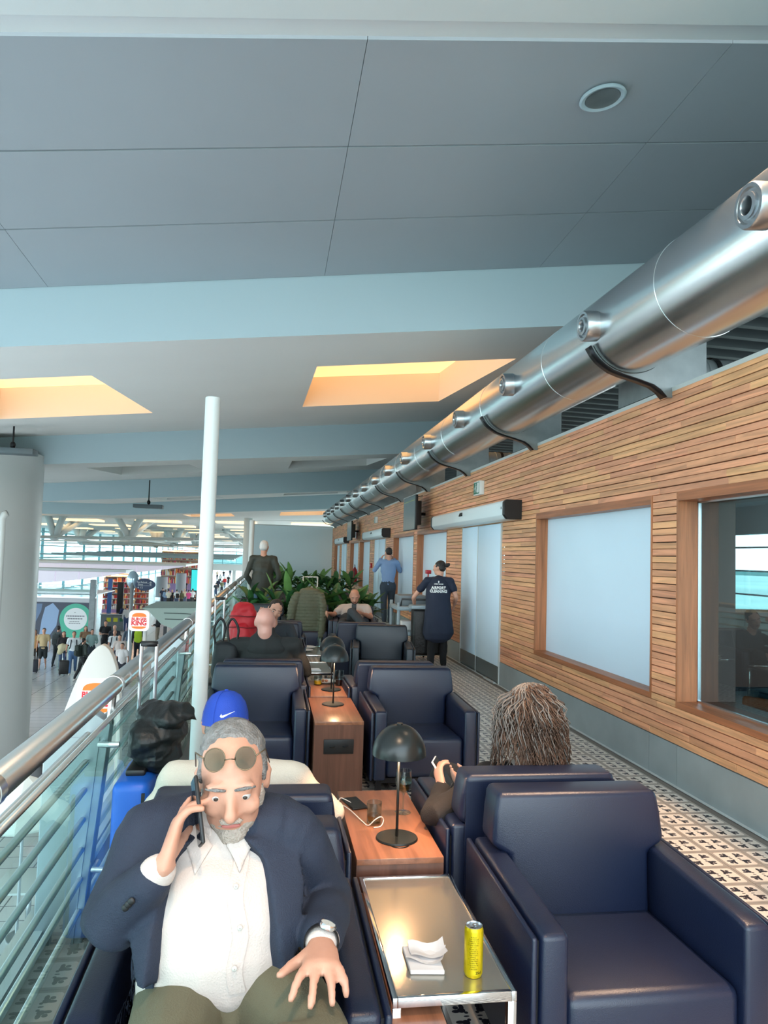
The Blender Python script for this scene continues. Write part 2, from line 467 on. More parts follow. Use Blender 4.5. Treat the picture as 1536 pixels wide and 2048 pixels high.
# air curtains above the doors
ACL = ['white air curtain box above the nearest white door, beside the cleaner', 'white air curtain box above the door behind the man in the blue shirt', 'smallest white air curtain box above the farthest door']
for i, (a, c) in enumerate(DOOR):
    y0, y1 = a - .75, c + 1.4
    t = thing('air_curtain', ACL[i], 'air curtain', (WX - .12, (y0 + y1) / 2, 2.11), group='air curtains over the doors')
    L = (y1 - y0) / 2
    prof = [(-.10, .05), (-.06, .0), (.12, .0), (.12, .23), (-.07, .23), (-.10, .20)]
    MB().prism(prof, 'Y', -L + .07, L - .07, .006, 1).build('housing', M_acw, t, smooth=40)
    for s_ in (-1, 1):
        p2 = [(p[0] * 1.06, p[1] * 1.04 - .004) for p in prof]
        MB().prism(p2, 'Y', s_ * L - (.07 if s_ > 0 else 0), s_ * L + (.07 if s_ < 0 else 0), .006, 1).build('end_cap', M_black, t, smooth=40)
    MB().prism([(-.12, .13), (-.09, .21), (-.09, .13)], 'Y', -.08, .08, .004, 1).build('motion_sensor', M_black, t)
    bxo('latch', -.112, -.10, -L + .1, -L + .13, .12, .15, M_steel, t)

# screens hung high over the wall
def hung_screen(px0, px1, X, z0, z1, label):
    ya, yb_ = [ray(px, 1080).y / ray(px, 1080).x * X for px in (px1, px0)]; Lh = (yb_ - ya) / 2; hh = z1 - z0
    t = thing('hung_screen', label, 'screen', (X, (ya + yb_) / 2, z0), group='screens hung over the wall')
    bxo('screen_casing', 0, .05, -Lh, Lh, 0, hh, M_black, t, .006)
    bxo('screen_panel', -.006, 0, -Lh + .015, Lh - .015, .015, hh - .015, mat('dead_screen', (92, 112, 118), 0.25), t)
    bxo('rear_box', .05, .17, -Lh * .6, Lh * .6, .1, hh - .1, M_black, t, .01)
    MB().tube([(.12, 0, hh * .5), (WX - X - .012, 0, hh * .5)], .03, 8).build('wall_arm', M_dark, t, smooth=True)
    MB().tube([(.1, .1, hh - .12), (.2, .15, hh + .02), (WX - X - .03, .2, hh + .05)], .008, 6).build('cable', M_black, t, smooth=True)
    bxo('status_strip', -.008, -.006, -Lh + .04, Lh - .04, hh * .84, hh * .86, mat('strip_green', (140, 160, 110), .5), t)
hung_screen(806, 829, 2.66, 2.14, 2.80, 'large dark screen mounted off the wall above the third white window')
hung_screen(694, 702, 2.66, 2.14, 2.80, 'small dark screen near the far end of the duct')

# signs and safety gear
Mg = mat('sign_green', (30, 110, 80), 0.4); Mw = mat('sign_white', (236, 240, 240), 0.4); Mr = mat('safety_red', (178, 26, 40), 0.3)
def wallM(x, y, z):  # sign facing -X on the right wall: local x -> -Y(world), y -> Z
    return Matrix(((0, 0, -1, x), (-1, 0, 0, y), (0, 1, 0, z), (0, 0, 0, 1)))
def exit_sign(Y, z, s, label):
    t = thing('exit_sign', label, 'sign', (WX - .02, Y, z), group='exit signs on the slatted wall')
    bxo('sign_box', -.05, .02, -.16 * s, .16 * s, -.1 * s, .1 * s, Mw, t, .006)
    bxo('sign_face', -.054, -.05, -.14 * s, .14 * s, -.085 * s, .085 * s, Mg, t)
    b = MB(); x = -.0565
    b.box(x, x + .002, -.13 * s, -.05 * s, -.07 * s, .075 * s)          # white doorway
    b.ell((x, .02 * s, .055 * s), (.002, .013 * s, .013 * s), 8, 6)
    b.add([(x, .03 * s, .04 * s), (x, -.01 * s, .035 * s), (x, .0, -.01 * s), (x, .04 * s, -.005 * s)], [(0, 1, 2, 3)])
    b.add([(x, .04 * s, -.005 * s), (x, .02 * s, -.005 * s), (x, .055 * s, -.065 * s), (x, .07 * s, -.06 * s)], [(0, 1, 2, 3)])
    b.add([(x, .02 * s, .0), (x, .0, .0), (x, -.03 * s, -.06 * s), (x, -.015 * s, -.065 * s)], [(0, 1, 2, 3)])
    b.add([(x, .12 * s, .0), (x, .09 * s, .025 * s), (x, .09 * s, -.025 * s)], [(0, 1, 2)])
    b.build('pictogram', Mw, t)
exit_sign(10.35, 2.64, 1.0, 'green and white running-man exit sign high on the slatted wall above the nearest air curtain')
exit_sign(20.9, 2.66, .9, 'small far exit sign on the slatted wall between the two hung screens')
t = thing('fire_hose_sign', 'red-bordered white square safety sign beside the far hung screen', 'sign', (WX - .01, 25.9, 2.36))
bxo('sign_plate', -.02, .01, -.2, .2, -.13, .13, Mr, t, .004); bxo('sign_face', -.024, -.02, -.17, .17, -.1, .1, Mw, t)
b = MB(); b.lathe([(.03, 0), (.055, 0), (.055, .002), (.03, .002)], (0, 0, 0), 16, Matrix.Translation((-.026, 0, 0)) @ Matrix.Rotation(PI / 2, 4, 'Y')); b.build('pictogram', Mr, t)
t = thing('fire_extinguisher', 'red fire extinguisher hanging on the slatted wall by the far windows', 'fire extinguisher', (WX - .13, 25.0, .68))
MB().lathe([(0, 0), (.08, .0), (.09, .02), (.09, .42), (.06, .5), (.03, .53), (.03, .56), (0, .56)], n=18).build('cylinder_body', Mr, t, smooth=50)
bxo('label_patch', -.092, -.086, -.05, .05, .15, .3, Mw, t); bxo('bracket', .08, .14, -.05, .05, .3, .36, M_dark, t)
MB().tube([(0, 0, .56), (0, 0, .62), (-.02, -.1, .64)], .014, 8).build('valve_handle', M_black, t)
MB().tube([(0, -.03, .58), (-.02, -.12, .5), (-.02, -.12, .12)], .012, 8).build('hose', M_black, t, smooth=True)
t = thing('call_point', 'small red fire call point box on the wall behind the man in the blue shirt', 'call point', (WX - .02, 21.7, 1.35))
bxo('case', -.04, .02, -.07, .07, -.07, .07, Mr, t, .006); bxo('glass_plate', -.043, -.04, -.035, .035, -.03, .03, Mw, t)

# ------------------------------------------------------------------ duct
DX, DZ, DR = 2.65, 3.386, 0.336
duct = thing('ventilation_duct', 'large round brushed steel ventilation duct running above the slatted wall', 'duct', (DX, 0, DZ))
RY = Matrix.Rotation(-PI / 2, 4, 'X')   # local z -> +Y
for k in range(0, 19):
    y0 = -1.6 + k * 1.95
    if y0 > 32.5: break
    y1 = min(y0 + 1.95, 33.3)
    b = MB(); b.lathe([(DR, y0 + .004), (DR, y1 - .004), (DR + .002, y1 - .004), (DR + .002, y1 + .004), (DR, y1 + .004)], (0, 0, 0), 56, RY)
    b.build('duct_section', M_duct, duct, smooth=40)
b = MB(); b.lathe([(DR, 33.3), (DR * .9, 33.34), (0.001, 33.35)], (0, 0, 0), 40, RY); b.build('end_cap', M_duct, duct, smooth=40)
b = MB(); na = math.radians(184)
ndir = Vector((math.cos(na), -0.0, math.sin(na)))
for k in range(0, 17):
    y = 1.265 + k * 1.925
    if y > 33: break
    Mn = Matrix.Translation((math.cos(na) * (DR - .02), y, math.sin(na) * (DR - .02))) @ Vector((math.cos(na), 0, math.sin(na))).to_track_quat('Z', 'Y').to_matrix().to_4x4()
    n_ = MB(); n_.lathe([(.112, 0), (.112, .10), (.106, .11), (.088, .11), (.08, .096), (.066, .096), (.066, .118), (.046, .12), (.042, .112), (.042, .05)], (0, 0, 0), 28, Mn)
    o = n_.build('jet_nozzle', M_steel, duct, smooth=35)
    n_ = MB(); n_.lathe([(.001, .05), (.043, .05)], (0, 0, 0), 20, Mn); n_.build('nozzle_throat', M_black, o)
# saddles: S-curved plates carrying the duct on the wall top
def saddle_poly():
    outer = [(2.318, 3.235), (2.352, 3.18), (2.392, 3.135), (2.444, 3.095), (2.5, 3.062), (2.585, 3.034), (2.712, 3.004), (2.826, 2.971), (2.884, 2.935), (2.934, 2.884)]
    inner = [(3.0, 2.884), (3.02, 2.975), (3.27, 2.975), (3.27, 3.37), (3.0, 3.37)]
    arc = [(DX + (DR + .004) * math.cos(math.radians(a)), DZ + (DR + .004) * math.sin(math.radians(a))) for a in np.linspace(357, 206, 20)]
    return outer + inner + arc
SP = saddle_poly()
for k in range(0, 11):
    y = 5.2 + k * 2.88
    t = thing('duct_saddle', 'galvanised saddle bracket under the duct, %s from the near end' % ['hidden one', 'first', 'second', 'third', 'fourth', 'fifth', 'sixth', 'seventh', 'eighth', 'ninth', 'tenth', 'eleventh'][k + 1], 'bracket', (0, y, 0), group='saddle brackets under the duct')
    MB().prism(SP, 'Y', -.012, .012).build('web_plate', M_duct2, t)
    b = MB(); oc = SP[:10]; off = []
    vs = []
    for (x, z) in oc: vs += [(x, -.035, z), (x, .06, z), (x - .006, .06, z - .007), (x - .006, -.035, z - .007)]
    fs = []
    for i in range(9):
        for q in range(4): fs.append((i * 4 + q, i * 4 + (q + 1) % 4, (i + 1) * 4 + (q + 1) % 4, (i + 1) * 4 + q))
    fs += [(0, 1, 2, 3), (36, 37, 38, 39)]
    b.add(vs, fs).build('edge_flange', M_dark, t, smooth=True)
    bxo('side_box', 3.0, 3.27, .012, .9, 2.975, 3.37, M_duct2, t)
# spiral branch ducts behind the wall
for k, y in enumerate((5.67, 11.43, 17.19, 22.95)):
    t = thing('spiral_duct', ['round spiral steel duct behind the wall top at the far right edge', 'round spiral duct glimpsed behind the second saddle bracket', 'round spiral duct behind the wall top further along', 'farthest round spiral duct behind the wall top'][k], 'duct', (3.275, y, 3.172), group='spiral ducts behind the wall')
    pr = []
    for i in range(0, 36):
        z = i * .12; pr += [(.17, z), (.17, z + .105), (.177, z + .11), (.177, z + .118)]
    MB().lathe(pr, (0, 0, 0), 24, Matrix.Rotation(PI / 2, 4, 'Y')).build('spiral_tube', M_duct2, t, smooth=30)
    MB().lathe([(.18, .3), (.186, .3), (.186, .34), (.18, .34)], (0, 0, 0), 24, Matrix.Rotation(PI / 2, 4, 'Y')).build('hanger_strap', M_black, t)
# corrugated deck behind the wall
b = MB(); vs = []; ny = 420
for i in range(ny + 1):
    y = 2 + i * .0875; z = 4.12 + (.045 if i % 4 in (0, 1) else -.045)
    vs += [(3.5, y, z), (9.2, y, z - .1)]
b.add(vs, [(2 * i, 2 * i + 1, 2 * i + 3, 2 * i + 2) for i in range(ny)])
tag(b.build('ceiling_deck', mat('corrugated_deck', (140, 146, 150), .4, .5)), kind='structure')

# ------------------------------------------------------------------ roof
def zl(c, x): return c[0] + c[1] * x
ceil = tag(bxo('ceiling', -14, 12, -2.4, 8.25, 6.6, 6.8, M_ceil2), kind='structure')
xs = [-9.9, -7.42, -4.94, -2.42, .48, 2.98, 5.5, 8.0]
yl = [(4.42, 5.6), (5.6, 6.8), (6.8, 8.1)]
for (y0, y1) in yl:
    for x0, x1 in zip(xs, xs[1:]):
        b = MB(); g = .002; gy = .012
        zs = lambda x, y: 4.78 - (y - 4.4) * .035 + .13 * x
        c = [(x0 + g, y0 + gy), (x1 - g, y0 + gy), (x1 - g, y1 - gy), (x0 + g, y1 - gy)]
        b.add([(x, y, zs(x, y)) for x, y in c] + [(x, y, zs(x, y) + .05) for x, y in c], [(0, 1, 2, 3), (4, 5, 6, 7), (0, 1, 5, 4), (1, 2, 6, 5), (2, 3, 7, 6), (3, 0, 4, 7)])
        b.build('ceiling_panel', M_ceil, ceil)
b = MB()
b.add([(-10, 4.4, 4.86 - 1.3), (8, 4.4, 4.86 + 1.04), (8, 8.1, 4.75 + 1.04), (-10, 8.1, 4.75 - 1.3)], [(0, 1, 2, 3)])
b.build('ceiling_backing', mat('shadow_gap', (30, 32, 34), .9), ceil)
b = MB()                           # first pale beam over the photographer
for (ya, yb_, za, zb) in [(4.4, 4.18, 4.78, 4.80), (4.18, -2.4, 4.72, 4.60)]:  # second strip is unseen, extended behind the camera to shade the foreground
    b.add([(-12, ya, za - 1.56), (8, ya, za + 1.04), (8, yb_, zb + 1.04), (-12, yb_, zb - 1.56)], [(0, 1, 2, 3)])
b.add([(-12, 4.18, 4.80 - 1.56), (8, 4.18, 4.80 + 1.04), (8, 4.18, 4.72 + 1.04), (-12, 4.18, 4.72 - 1.56)], [(0, 1, 2, 3)])
b.build('ceiling_beam', mat('bright_beam', (214, 218, 218), .6), ceil)
# recessed downlight
t = thing('ceiling_downlight', 'round recessed downlight with a pale rim in the dark ceiling', 'ceiling light', (2.30, 4.98, 5.038))
Md = Matrix.Rotation(math.radians(-7.4), 4, 'Y')
MB().lathe([(.125, .06), (.128, -.004), (.155, -.012), (.17, -.004), (.165, .008)], (0, 0, 0), 36, Md).build('rim', M_fas, t, smooth=40)
MB().lathe([(.126, -.006), (.115, -.002), (.07, -.0005), (.001, .0)], (0, 0, 0), 30, Md).build('reflector', M_duct2, t, smooth=40)

FACE = [(8.1, (4.65, .135), (3.99, .114)), (20.2, (5.05, .095), (4.22, .081)), (32.0, (5.05, .09), (4.2, .078)), (44.0, (4.95, .085), (4.15, .07))]
def clampx(x): return x if x > -9 else -9 + (x + 9) * .12
def zz(c, x): return c[0] + c[1] * clampx(x)
XL = -32
WELLX = [(-23.0, -20.1), (-17.1, -14.2), (-11.2, -8.3), (-5.35, -2.45), (.55, 3.45)]
for i, (Y, top, bot) in enumerate(FACE):
    xs_ = [XL, -20, -14, -9, -4, 0, 4, 9.5]
    b = MB(); n = len(xs_)
    b.add([(x, Y, zz(top, x) + .3) for x in xs_] + [(x, Y, zz(bot, x)) for x in xs_], [(k, k + 1, n + k + 1, n + k) for k in range(n - 1)])
    tag(b.build('ceiling_fascia', M_fas), kind='structure')
    Y2 = FACE[i + 1][0] if i < 3 else 60.0
    nxt = FACE[i + 1][1] if i < 3 else (4.3, .03)
    def zs(x, y): k = (y - Y) / (Y2 - Y); return zz(bot, x) * (1 - k) + zz(nxt, x) * k
    lit = i in (0, 3)
    wy = (Y + 2.15, Y + 7.25)
    gx = sorted({XL, -9.0, 9.5} | {q for w in WELLX for q in w}); gy = [Y, wy[0], wy[1], Y2]
    b = MB()
    for x0, x1 in zip(gx, gx[1:]):
        for k, (y0, y1) in enumerate(zip(gy, gy[1:])):
            if k == 1 and (x0, x1) in WELLX: continue
            b.add([(x0, y0, zs(x0, y0)), (x1, y0, zs(x1, y0)), (x1, y1, zs(x1, y1)), (x0, y1, zs(x0, y1))], [(0, 1, 2, 3)])
    so = tag(b.build('ceiling_soffit', M_ceil2), kind='structure')
    for w in WELLX:
        if w[0] < -12 and i < 3: continue
        c = [(w[0], wy[0]), (w[1], wy[0]), (w[1], wy[1]), (w[0], wy[1])]; d = .62
        b = MB(); lo = [(x, y, zs(x, y)) for x, y in c]; hi = [(x, y, zs(x, y) + d) for x, y in c]
        b.add(lo + hi, [(0, 1, 5, 4), (1, 2, 6, 5), (2, 3, 7, 6), (3, 0, 4, 7)]); b.build('well_lining', M_well_lit if lit else M_ceil2, so)
        b = MB(); b.add(hi, [(0, 1, 2, 3)]); b.build('well_light' if lit else 'well_top', M_warm if lit else M_ceil, so)
b = MB(); b.add([(XL, 8.1, 7.6), (12, 8.1, 7.6), (12, 60, 7.6), (XL, 60, 7.6)], [(0, 1, 2, 3)])
b.add([(9.5, .6, 4.0), (9.5, 60, 4.0), (9.5, 60, 7.6), (9.5, .6, 7.6)], [(0, 1, 2, 3)])
tag(b.build('roof_light_block', M_ceil2), kind='structure')  # unseen slab and side sheet, added to keep sky light out
# far roof over the hall with rows of lit wells
b = MB(); b.add([(-36, 60, 3.55), (12, 60, 4.5), (12, 230, 4.9), (-36, 230, 4.3)], [(0, 1, 2, 3)])
b.add([(-36, 60, 3.55), (12, 60, 4.5), (12, 60, 5.4), (-36, 60, 5.0)], [(0, 1, 2, 3)])
far = tag(b.build('ceiling_far', M_ceil2), kind='structure')
M_warm2 = mat('warm_panel', (255, 240, 215), .6, emit=(255, 214, 165), estr=1.0)
for r in range(13):
    y = 62 + r * 12
    for x0 in (-23.5, -17.2, -10.9, -4.6, 1.7):
        k = (y - 60) / 170; zc = (4.5 + .4 * k) + (.0198 - .007 * k) * (x0 - 12)
        b = MB(); b.box(x0, x0 + 3.4, y, y + 2.8, zc - .09, zc + .05); b.build('light_panel', M_warm2, far)
# ceiling mounted devices
for (px, py, Y, w, lab) in [(25, 903, 17.0, .95, 'dark slim ceiling unit at the left edge beside the large white column'), (297, 1013, 26.0, .95, 'dark slim ceiling unit with a small camera hanging over the hall')]:
    p = at(px, py, Y); t = thing('ceiling_unit', lab, 'ceiling unit', p, group='slim ceiling units')
    bxo('unit_body', -w / 2, w / 2, -.2, .2, -.06, .06, mat('unit_grey', (92, 104, 110), .5), t, .01)
    MB().tube([(.0, 0, .05), (0, 0, .9)], .02, 8).build('drop_rod', M_dark, t)
    MB().ell((0, 0, .14), (.06, .06, .08), 12, 8).build('camera_dome', M_dark, t, smooth=True)
# ------------------------------------------------------------------ railing
RX = -0.627
M_rail = mat('rail_steel', (205, 205, 203), 0.3, 1.0)
M_post = mat('post_steel', (150, 158, 162), 0.35, 0.85, var=0.06, vscale=3)
rl = thing('balustrade', 'stainless steel and glass balustrade with horizontal rods along the lounge edge', 'railing', (RX, 0, 0))
MB().tube([(0, -1.5, 1.03), (0, 37, 1.03)], .040, 20).build('handrail', M_rail, rl, smooth=True)
MB().tube([(.02, -1.5, .925), (.02, 37, .925)], .011, 10).build('glass_cap_rail', M_rail, rl, smooth=True)
for z in (.831, .721, .608, .489, .368, .248, .12):
    MB().tube([(-.09, -1.5, z), (-.09, 37, z)], .013, 8).build('rod', M_rail, rl, smooth=True)
PY = [1.86, 3.28, 6.1, 8.9, 11.7, 14.5, 17.3, 20.1, 22.9, 25.7, 28.5, 31.3, 34.1]
for y in PY:
    b = MB(); b.prism([(-.26, -.35), (-.26, .86), (-.2, .915), (-.06, .915), (.0, .875), (-.06, .2), (-.09, -.35)], 'Y', y - .02, y + .055, .004, 1)
    p = b.build('post', M_post, rl, smooth=30)
    MB().prism([(-.22, -.3), (-.22, .82), (-.04, .82), (-.09, .2), (-.12, -.3)], 'Y', y - .026, y - .019).build('post_face_plate', M_post, p)
    MB().tube([(-.01, y, .87), (0, y, 1.0)], .015, 8).build('rail_bracket', M_rail, p)
    MB().tube([(0, y - .02, 1.03), (0, y + .02, 1.03)], .043, 20).build('rail_sleeve', M_rail, p, smooth=30)
    for z in (.80, .3):
        MB().tube([(-.03, y + .02, z), (-.03, y - .06, z), (.0, y - .06, z), (.045, y - .06, z)], .012, 10).build('glass_clamp', M_rail, p, smooth=30)
for a, c in zip([-1.5] + PY, PY + [36.8]):
    bxo('glass_panel', .015, .025, a + .03, c - .03, .05, .92, M_glass, rl)

# slim posts standing along the rail
def slim_post(p, h, r, lab):
    t = thing('slim_post', lab, 'post', (p[0], p[1], 0), group='slim white posts along the balustrade')
    MB().lathe([(r, 0), (r, h - .004), (r - .004, h), (.001, h)], n=28).build('shaft', M_white, t, smooth=40)
    MB().lathe([(r * 1.8, 0), (r * 1.8, .012), (r, .014)], n=28).build('base_flange', M_post, t, smooth=30)
slim_post((-.345, 4.15, 0), 2.455, .041, 'slim white round post beside the balustrade, in front of the blue chair')
slim_post((-.42, 16.8, 0), 2.34, .055, 'far slim white round post at the left end of the pale partition wall')

# pale partition at the end of the lounge
pw = tag(bxo('wall_end', -.8, 2.98, 36.0, 36.12, 0, 2.97, mat('partition', (222, 238, 242), .5)), kind='structure')
tag(bxo('trim_4', -.82, 2.98, 35.98, 36.14, 2.97, 3.02, M_white), kind='structure')

# ------------------------------------------------------------------ armchairs
def make_chair(lab, M=M_leather, name='armchair'):
    t = thing(name, lab, 'armchair')
    # seat
    b = MB(); b.rbox(-.268, .268, -.345, .26, .12, .385, .035, 3, fn=lambda v: Vector((v.x, v.y, v.z + (.018 * math.cos(v.x / .27 * 1.4) * math.cos((v.y + .05) / .31 * 1.3) if v.z > .3 else 0) - (v.y + .345) * .03 * (v.z > .3))))
    b.build('seat', M, t, smooth=50)
    sh = lambda v: Vector((v.x, v.y + max(0, v.z - .3) * .10, v.z))
    poly = [(-.255, .30), (.255, .30), (.262, .565), (.325, .60), (.315, .70), (.302, .775), (-.302, .775), (-.315, .70), (-.325, .60), (-.262, .565)]
    b = MB(); b.prism(poly, 'Y', .155, .305, .022, 3, fn=sh); b.build('backrest', M, t, smooth=50)
    b = MB(); b.box(-.302, .302, .345, .352, .10, .75); b.build('rear_panel', M, t)
    for s in (-1, 1):
        b = MB(); pol = [(-.36, .11), (-.36, .565), (-.30, .572), (.33, .585), (.33, .11)]
        x0, x1 = (s * .268, s * .350) if s > 0 else (s * .350, s * .268)
        b.prism(pol, 'X', x0, x1, .016, 3); b.build('armrest', M, t, smooth=50)
        x0, x1 = sorted((s * .351, s * .359)); b = MB(); b.box(x0, x1, -.34, .335, .12, .545); b.build('side_trim', M_dark, t)
        x0, x1 = sorted((s * .359, s * .376)); b = MB(); b.prism([(-.355, .11), (-.355, .558), (.345, .575), (.345, .11)], 'X', x0, x1, .006, 2); b.build('side_panel', M, t, smooth=50)
        for y in (-.30, .30):
            bxo('leg', s * .31 - .02, s * .31 + .02, y - .02, y + .02, 0, .125, M_dark, t)
    bxo('underframe', -.32, .32, -.32, .32, .085, .118, M_dark, t)
    return t
proto = make_chair('empty navy armchair in the front row, right of the glass-topped table')
proto2 = make_chair('dark slate armchair facing the camera in the third row, before the cleaner', M_leather2)
used = [0]
def chair(x, yf, lab, away=False, rz=0, src=None, first=False):
    """yf: front (facing us) or rear plane nearest the camera"""
    s = src or proto
    o = s if first else copy_tree(s)
    o['label'] = lab; o['group'] = 'armchairs in back-to-back rows'
    o.location = (x, yf + .36, 0); o.rotation_euler = (0, 0, (PI if away else 0) + rz)
    return o
chair(1.135, 2.02, proto['label'], first=True)
chair(1.08, 2.80, 'navy armchair facing away where the curly-haired woman sits', away=True)
chair(-.058, 1.72, 'navy armchair under the man in the dark blazer')
chair(-.055, 2.60, 'navy armchair facing away under the man in the blue cap', away=True)
chair(1.09, 4.97, 'empty navy armchair facing the camera behind the front mushroom lamp')
chair(1.02, 5.80, 'navy armchair facing away, back to back with the one behind the front lamp', away=True)
chair(-.065, 5.06, 'empty navy armchair facing the camera beside the slim white post')
chair(-.02, 5.86, 'navy armchair facing away under the bald man in black', away=True)
chair(1.36, 8.42, proto2['label'], src=proto2, first=True, rz=-.12)
chair(1.18, 9.25, 'navy armchair facing away behind the dark slate armchair', away=True)
chair(.07, 8.50, 'navy armchair under the man resting his face on his hand')
chair(.12, 9.30, 'navy armchair facing away behind the man resting his face', away=True)
chair(1.42, 11.85, 'navy armchair under the bald bearded man in the white T-shirt', rz=-.1)
chair(-.05, 11.9, 'dark navy armchair in front of the plants beside the quilted coat', src=proto2)
chair(.70, 11.95, 'navy armchair that carries the olive quilted coat')

# ------------------------------------------------------------------ tables
def cabinet(x0, x1, y0, y1, h, lab, outlet=False):
    cx, cy = (x0 + x1) / 2, (y0 + y1) / 2
    t = thing('side_cabinet', lab, 'side table', (cx, cy, 0), group='walnut side cabinets between the chairs')
    w, d = (x1 - x0) / 2, (y1 - y0) / 2
    bxo('cabinet_top', -w, w, -d, d, h - .022, h, M_table, t, .002)
    for s in (-1, 1):
        a, c = sorted((s * w, s * (w - .02))); bxo('side_board', a, c, -d + .002, d - .002, 0.0, h - .022, M_tside, t)
    bxo('front_board', -w + .02, w - .02, -d + .002, -d + .022, 0.0, h - .022, M_tside, t)
    bxo('rear_board', -w + .02, w - .02, d - .022, d - .002, 0.0, h - .022, M_tside, t)
    if outlet:
        o = bxo('outlet_plate', -.10, .10, -d - .008, -d + .004, .29, .385, M_black, t, .004)
        for x in (-.045, .045):
            MB().lathe([(.02, 0), (.02, .004), (.001, .004)], (x, -d - .008, .338), 16, None).build('socket', M_dark, o)
            b = MB()
            for q in (-.008, .008): b.tube([(x + q, -d - .0085, .338), (x + q, -d - .010, .338)], .002, 6)
            b.build('pin_hole', M_steel, o)
    return t
cabinet(.355, .68, 2.74, 3.53, .5, 'walnut side cabinet with the front mushroom lamp and the wine glass')
cabinet(.335, .665, 4.98, 5.82, .5, 'walnut side cabinet with a black power outlet on its front', True)
cabinet(.355, .68, 5.87, 6.6, .5, 'walnut side cabinet that carries the orange juice and the plate')
cabinet(.335, .50, 1.88, 2.70, .40, 'low dark walnut box under the glass-topped chrome table')

def frosted():
    m = bpy.data.materials.new('frosted_top'); m.use_nodes = True; b = m.node_tree.nodes['Principled BSDF']
    b.inputs['Base Color'].default_value = (*lin((176, 172, 162)), 1); b.inputs['Roughness'].default_value = .24; b.inputs['Metallic'].default_value = .8
    return m
M_frost = frosted()
def chrome_table(x0, x1, y0, y1, h, lab, r=.013):
    cx, cy = (x0 + x1) / 2, (y0 + y1) / 2; w, d = (x1 - x0) / 2, (y1 - y0) / 2
    t = thing('chrome_table', lab, 'side table', (cx, cy, 0), group='chrome-framed glass side tables')
    bxo('glass_top', -w + .012, w - .012, -d + .012, d - .012, h - .014, h - .004, M_frost, t)
    for n_, a in (('rim_rail', (-w, -w + .014, -d, d)), ('rim_rail', (w - .014, w, -d, d)), ('rim_rail', (-w + .014, w - .014, -d, -d + .014)), ('rim_rail', (-w + .014, w - .014, d - .014, d))):
        bxo(n_, a[0], a[1], a[2], a[3], h - .026, h, M_chrome, t, .0015)
    for sx in (-1, 1):
        for sy in (-1, 1):
            xa, xb = sorted((sx * w, sx * (w - .024))); ya, yb = sorted((sy * d, sy * (d - .024)))
            bxo('leg', xa, xb, ya, yb, 0, h - .026, M_chrome, t, .0015)
    return t
chrome_table(.362, .70, 1.975, 2.715, .45, 'glass-topped chrome side table with the yellow can and napkins')
chrome_table(.34, .66, 7.35, 8.1, .45, 'glass and chrome side table with a napkin in front of the resting man')
chrome_table(.36, .70, 8.65, 9.5, .45, 'glass and chrome side table stacked with used plates and a tumbler')

# ------------------------------------------------------------------ lamps
M_shade = mat('lamp_black', (36, 40, 40), 0.3, 0.3, spec=0.6)
def mush(x, y, z, lab):
    t = thing('mushroom_lamp', lab, 'table lamp', (x, y, z), group='black mushroom lamps')
    MB().lathe([(.001, 0), (.08, 0), (.083, .003), (.08, .008), (.001, .010)], n=40).build('lamp_base', M_shade, t, smooth=40)
    MB().tube([(0, 0, .008), (0, 0, .335)], .0055, 12).build('stem', M_shade, t, smooth=True)
    MB().lathe([(.006, .315), (.017, .318), (.017, .36), (.006, .362)], n=20).build('socket', mat('bronze', (88, 76, 68), .35, .8), t, smooth=40)
    pr = [(.107 * math.cos(a), .325 + .118 * math.sin(a)) for a in np.linspace(0, PI / 2 - .02, 14)]
    pi = [(r * .975, q - .002) for r, q in pr[::-1]]
    sh = MB().lathe(pr + pi, n=44).build('lamp_shade', M_shade, t, smooth=60)
    MB().lathe([(.012, .441), (.012, .447), (.001, .448)], n=16).build('finial', M_shade, t, smooth=40)
    MB().ell((0, 0, .375), (.018, .018, .022), 14, 8).build('bulb', mat('bulb', (255, 230, 190), .4, emit=(255, 200, 140), estr=6), t, smooth=True)
    MB().lathe([(.038, 0), (.04, .002), (.038, .004)], (.0, -.06, 0), 24).build('cable_ring', M_shade, t, smooth=True)
    l = lamp('lamp_glow', 'POINT', (x, y - .045, z + .36), 9, (1.0, .58, .32), .012)
mush(.535, 2.93, .5, 'front black mushroom lamp on the walnut cabinet between the seated pair')
mush(.505, 5.55, .5, 'black mushroom lamp on the walnut cabinet with the outlet')
mush(.54, 6.15, .5, 'black mushroom lamp on the cabinet with the juice, mostly behind another lamp')

# ------------------------------------------------------------------ things on the tables
M_yel = mat('yellow_can', (222, 196, 20), .28, .5); M_ink = mat('print_black', (40, 40, 20), .6)
t = thing('drink_can', 'slim yellow drink can with its top open on the glass-topped table', 'can', (.605, 2.07, .447))
MB().lathe([(.001, .002), (.021, .002), (.0225, 0), (.026, .008), (.0265, .012), (.0265, .122), (.0255, .126), (.023, .132)], n=36).build('can_body', M_yel, t, smooth=40)
lid = MB().lathe([(.023, .132), (.0238, .1345), (.022, .1345), (.0205, .129), (.001, .129)], n=36).build('can_lid', M_steel, t, smooth=40)
MB().ell((-.006, -.008, .1295), (.009, .007, .0006), 16, 4).build('opening', M_black, lid)
b = MB(); b.lathe([(.0045, 0), (.0085, 0), (.0085, .0016), (.0045, .0016)], (.004, .003, .1315), 16); b.build('pull_tab', M_chrome, lid)
def curved_text(s, size, z, ang, parent, bold=0, sx=1):
    o = textmesh('can_print', s, size, Matrix.Identity(4), M_ink, parent, .0002, bold, sx=sx)
    for v in o.data.vertices:
        a = -PI / 2 + ang + v.co.x / .0268; zz_ = v.co.y + z; rr = .0269
        v.co = Vector((rr * math.cos(a), rr * math.sin(a), zz_))
rr = random.Random(5)
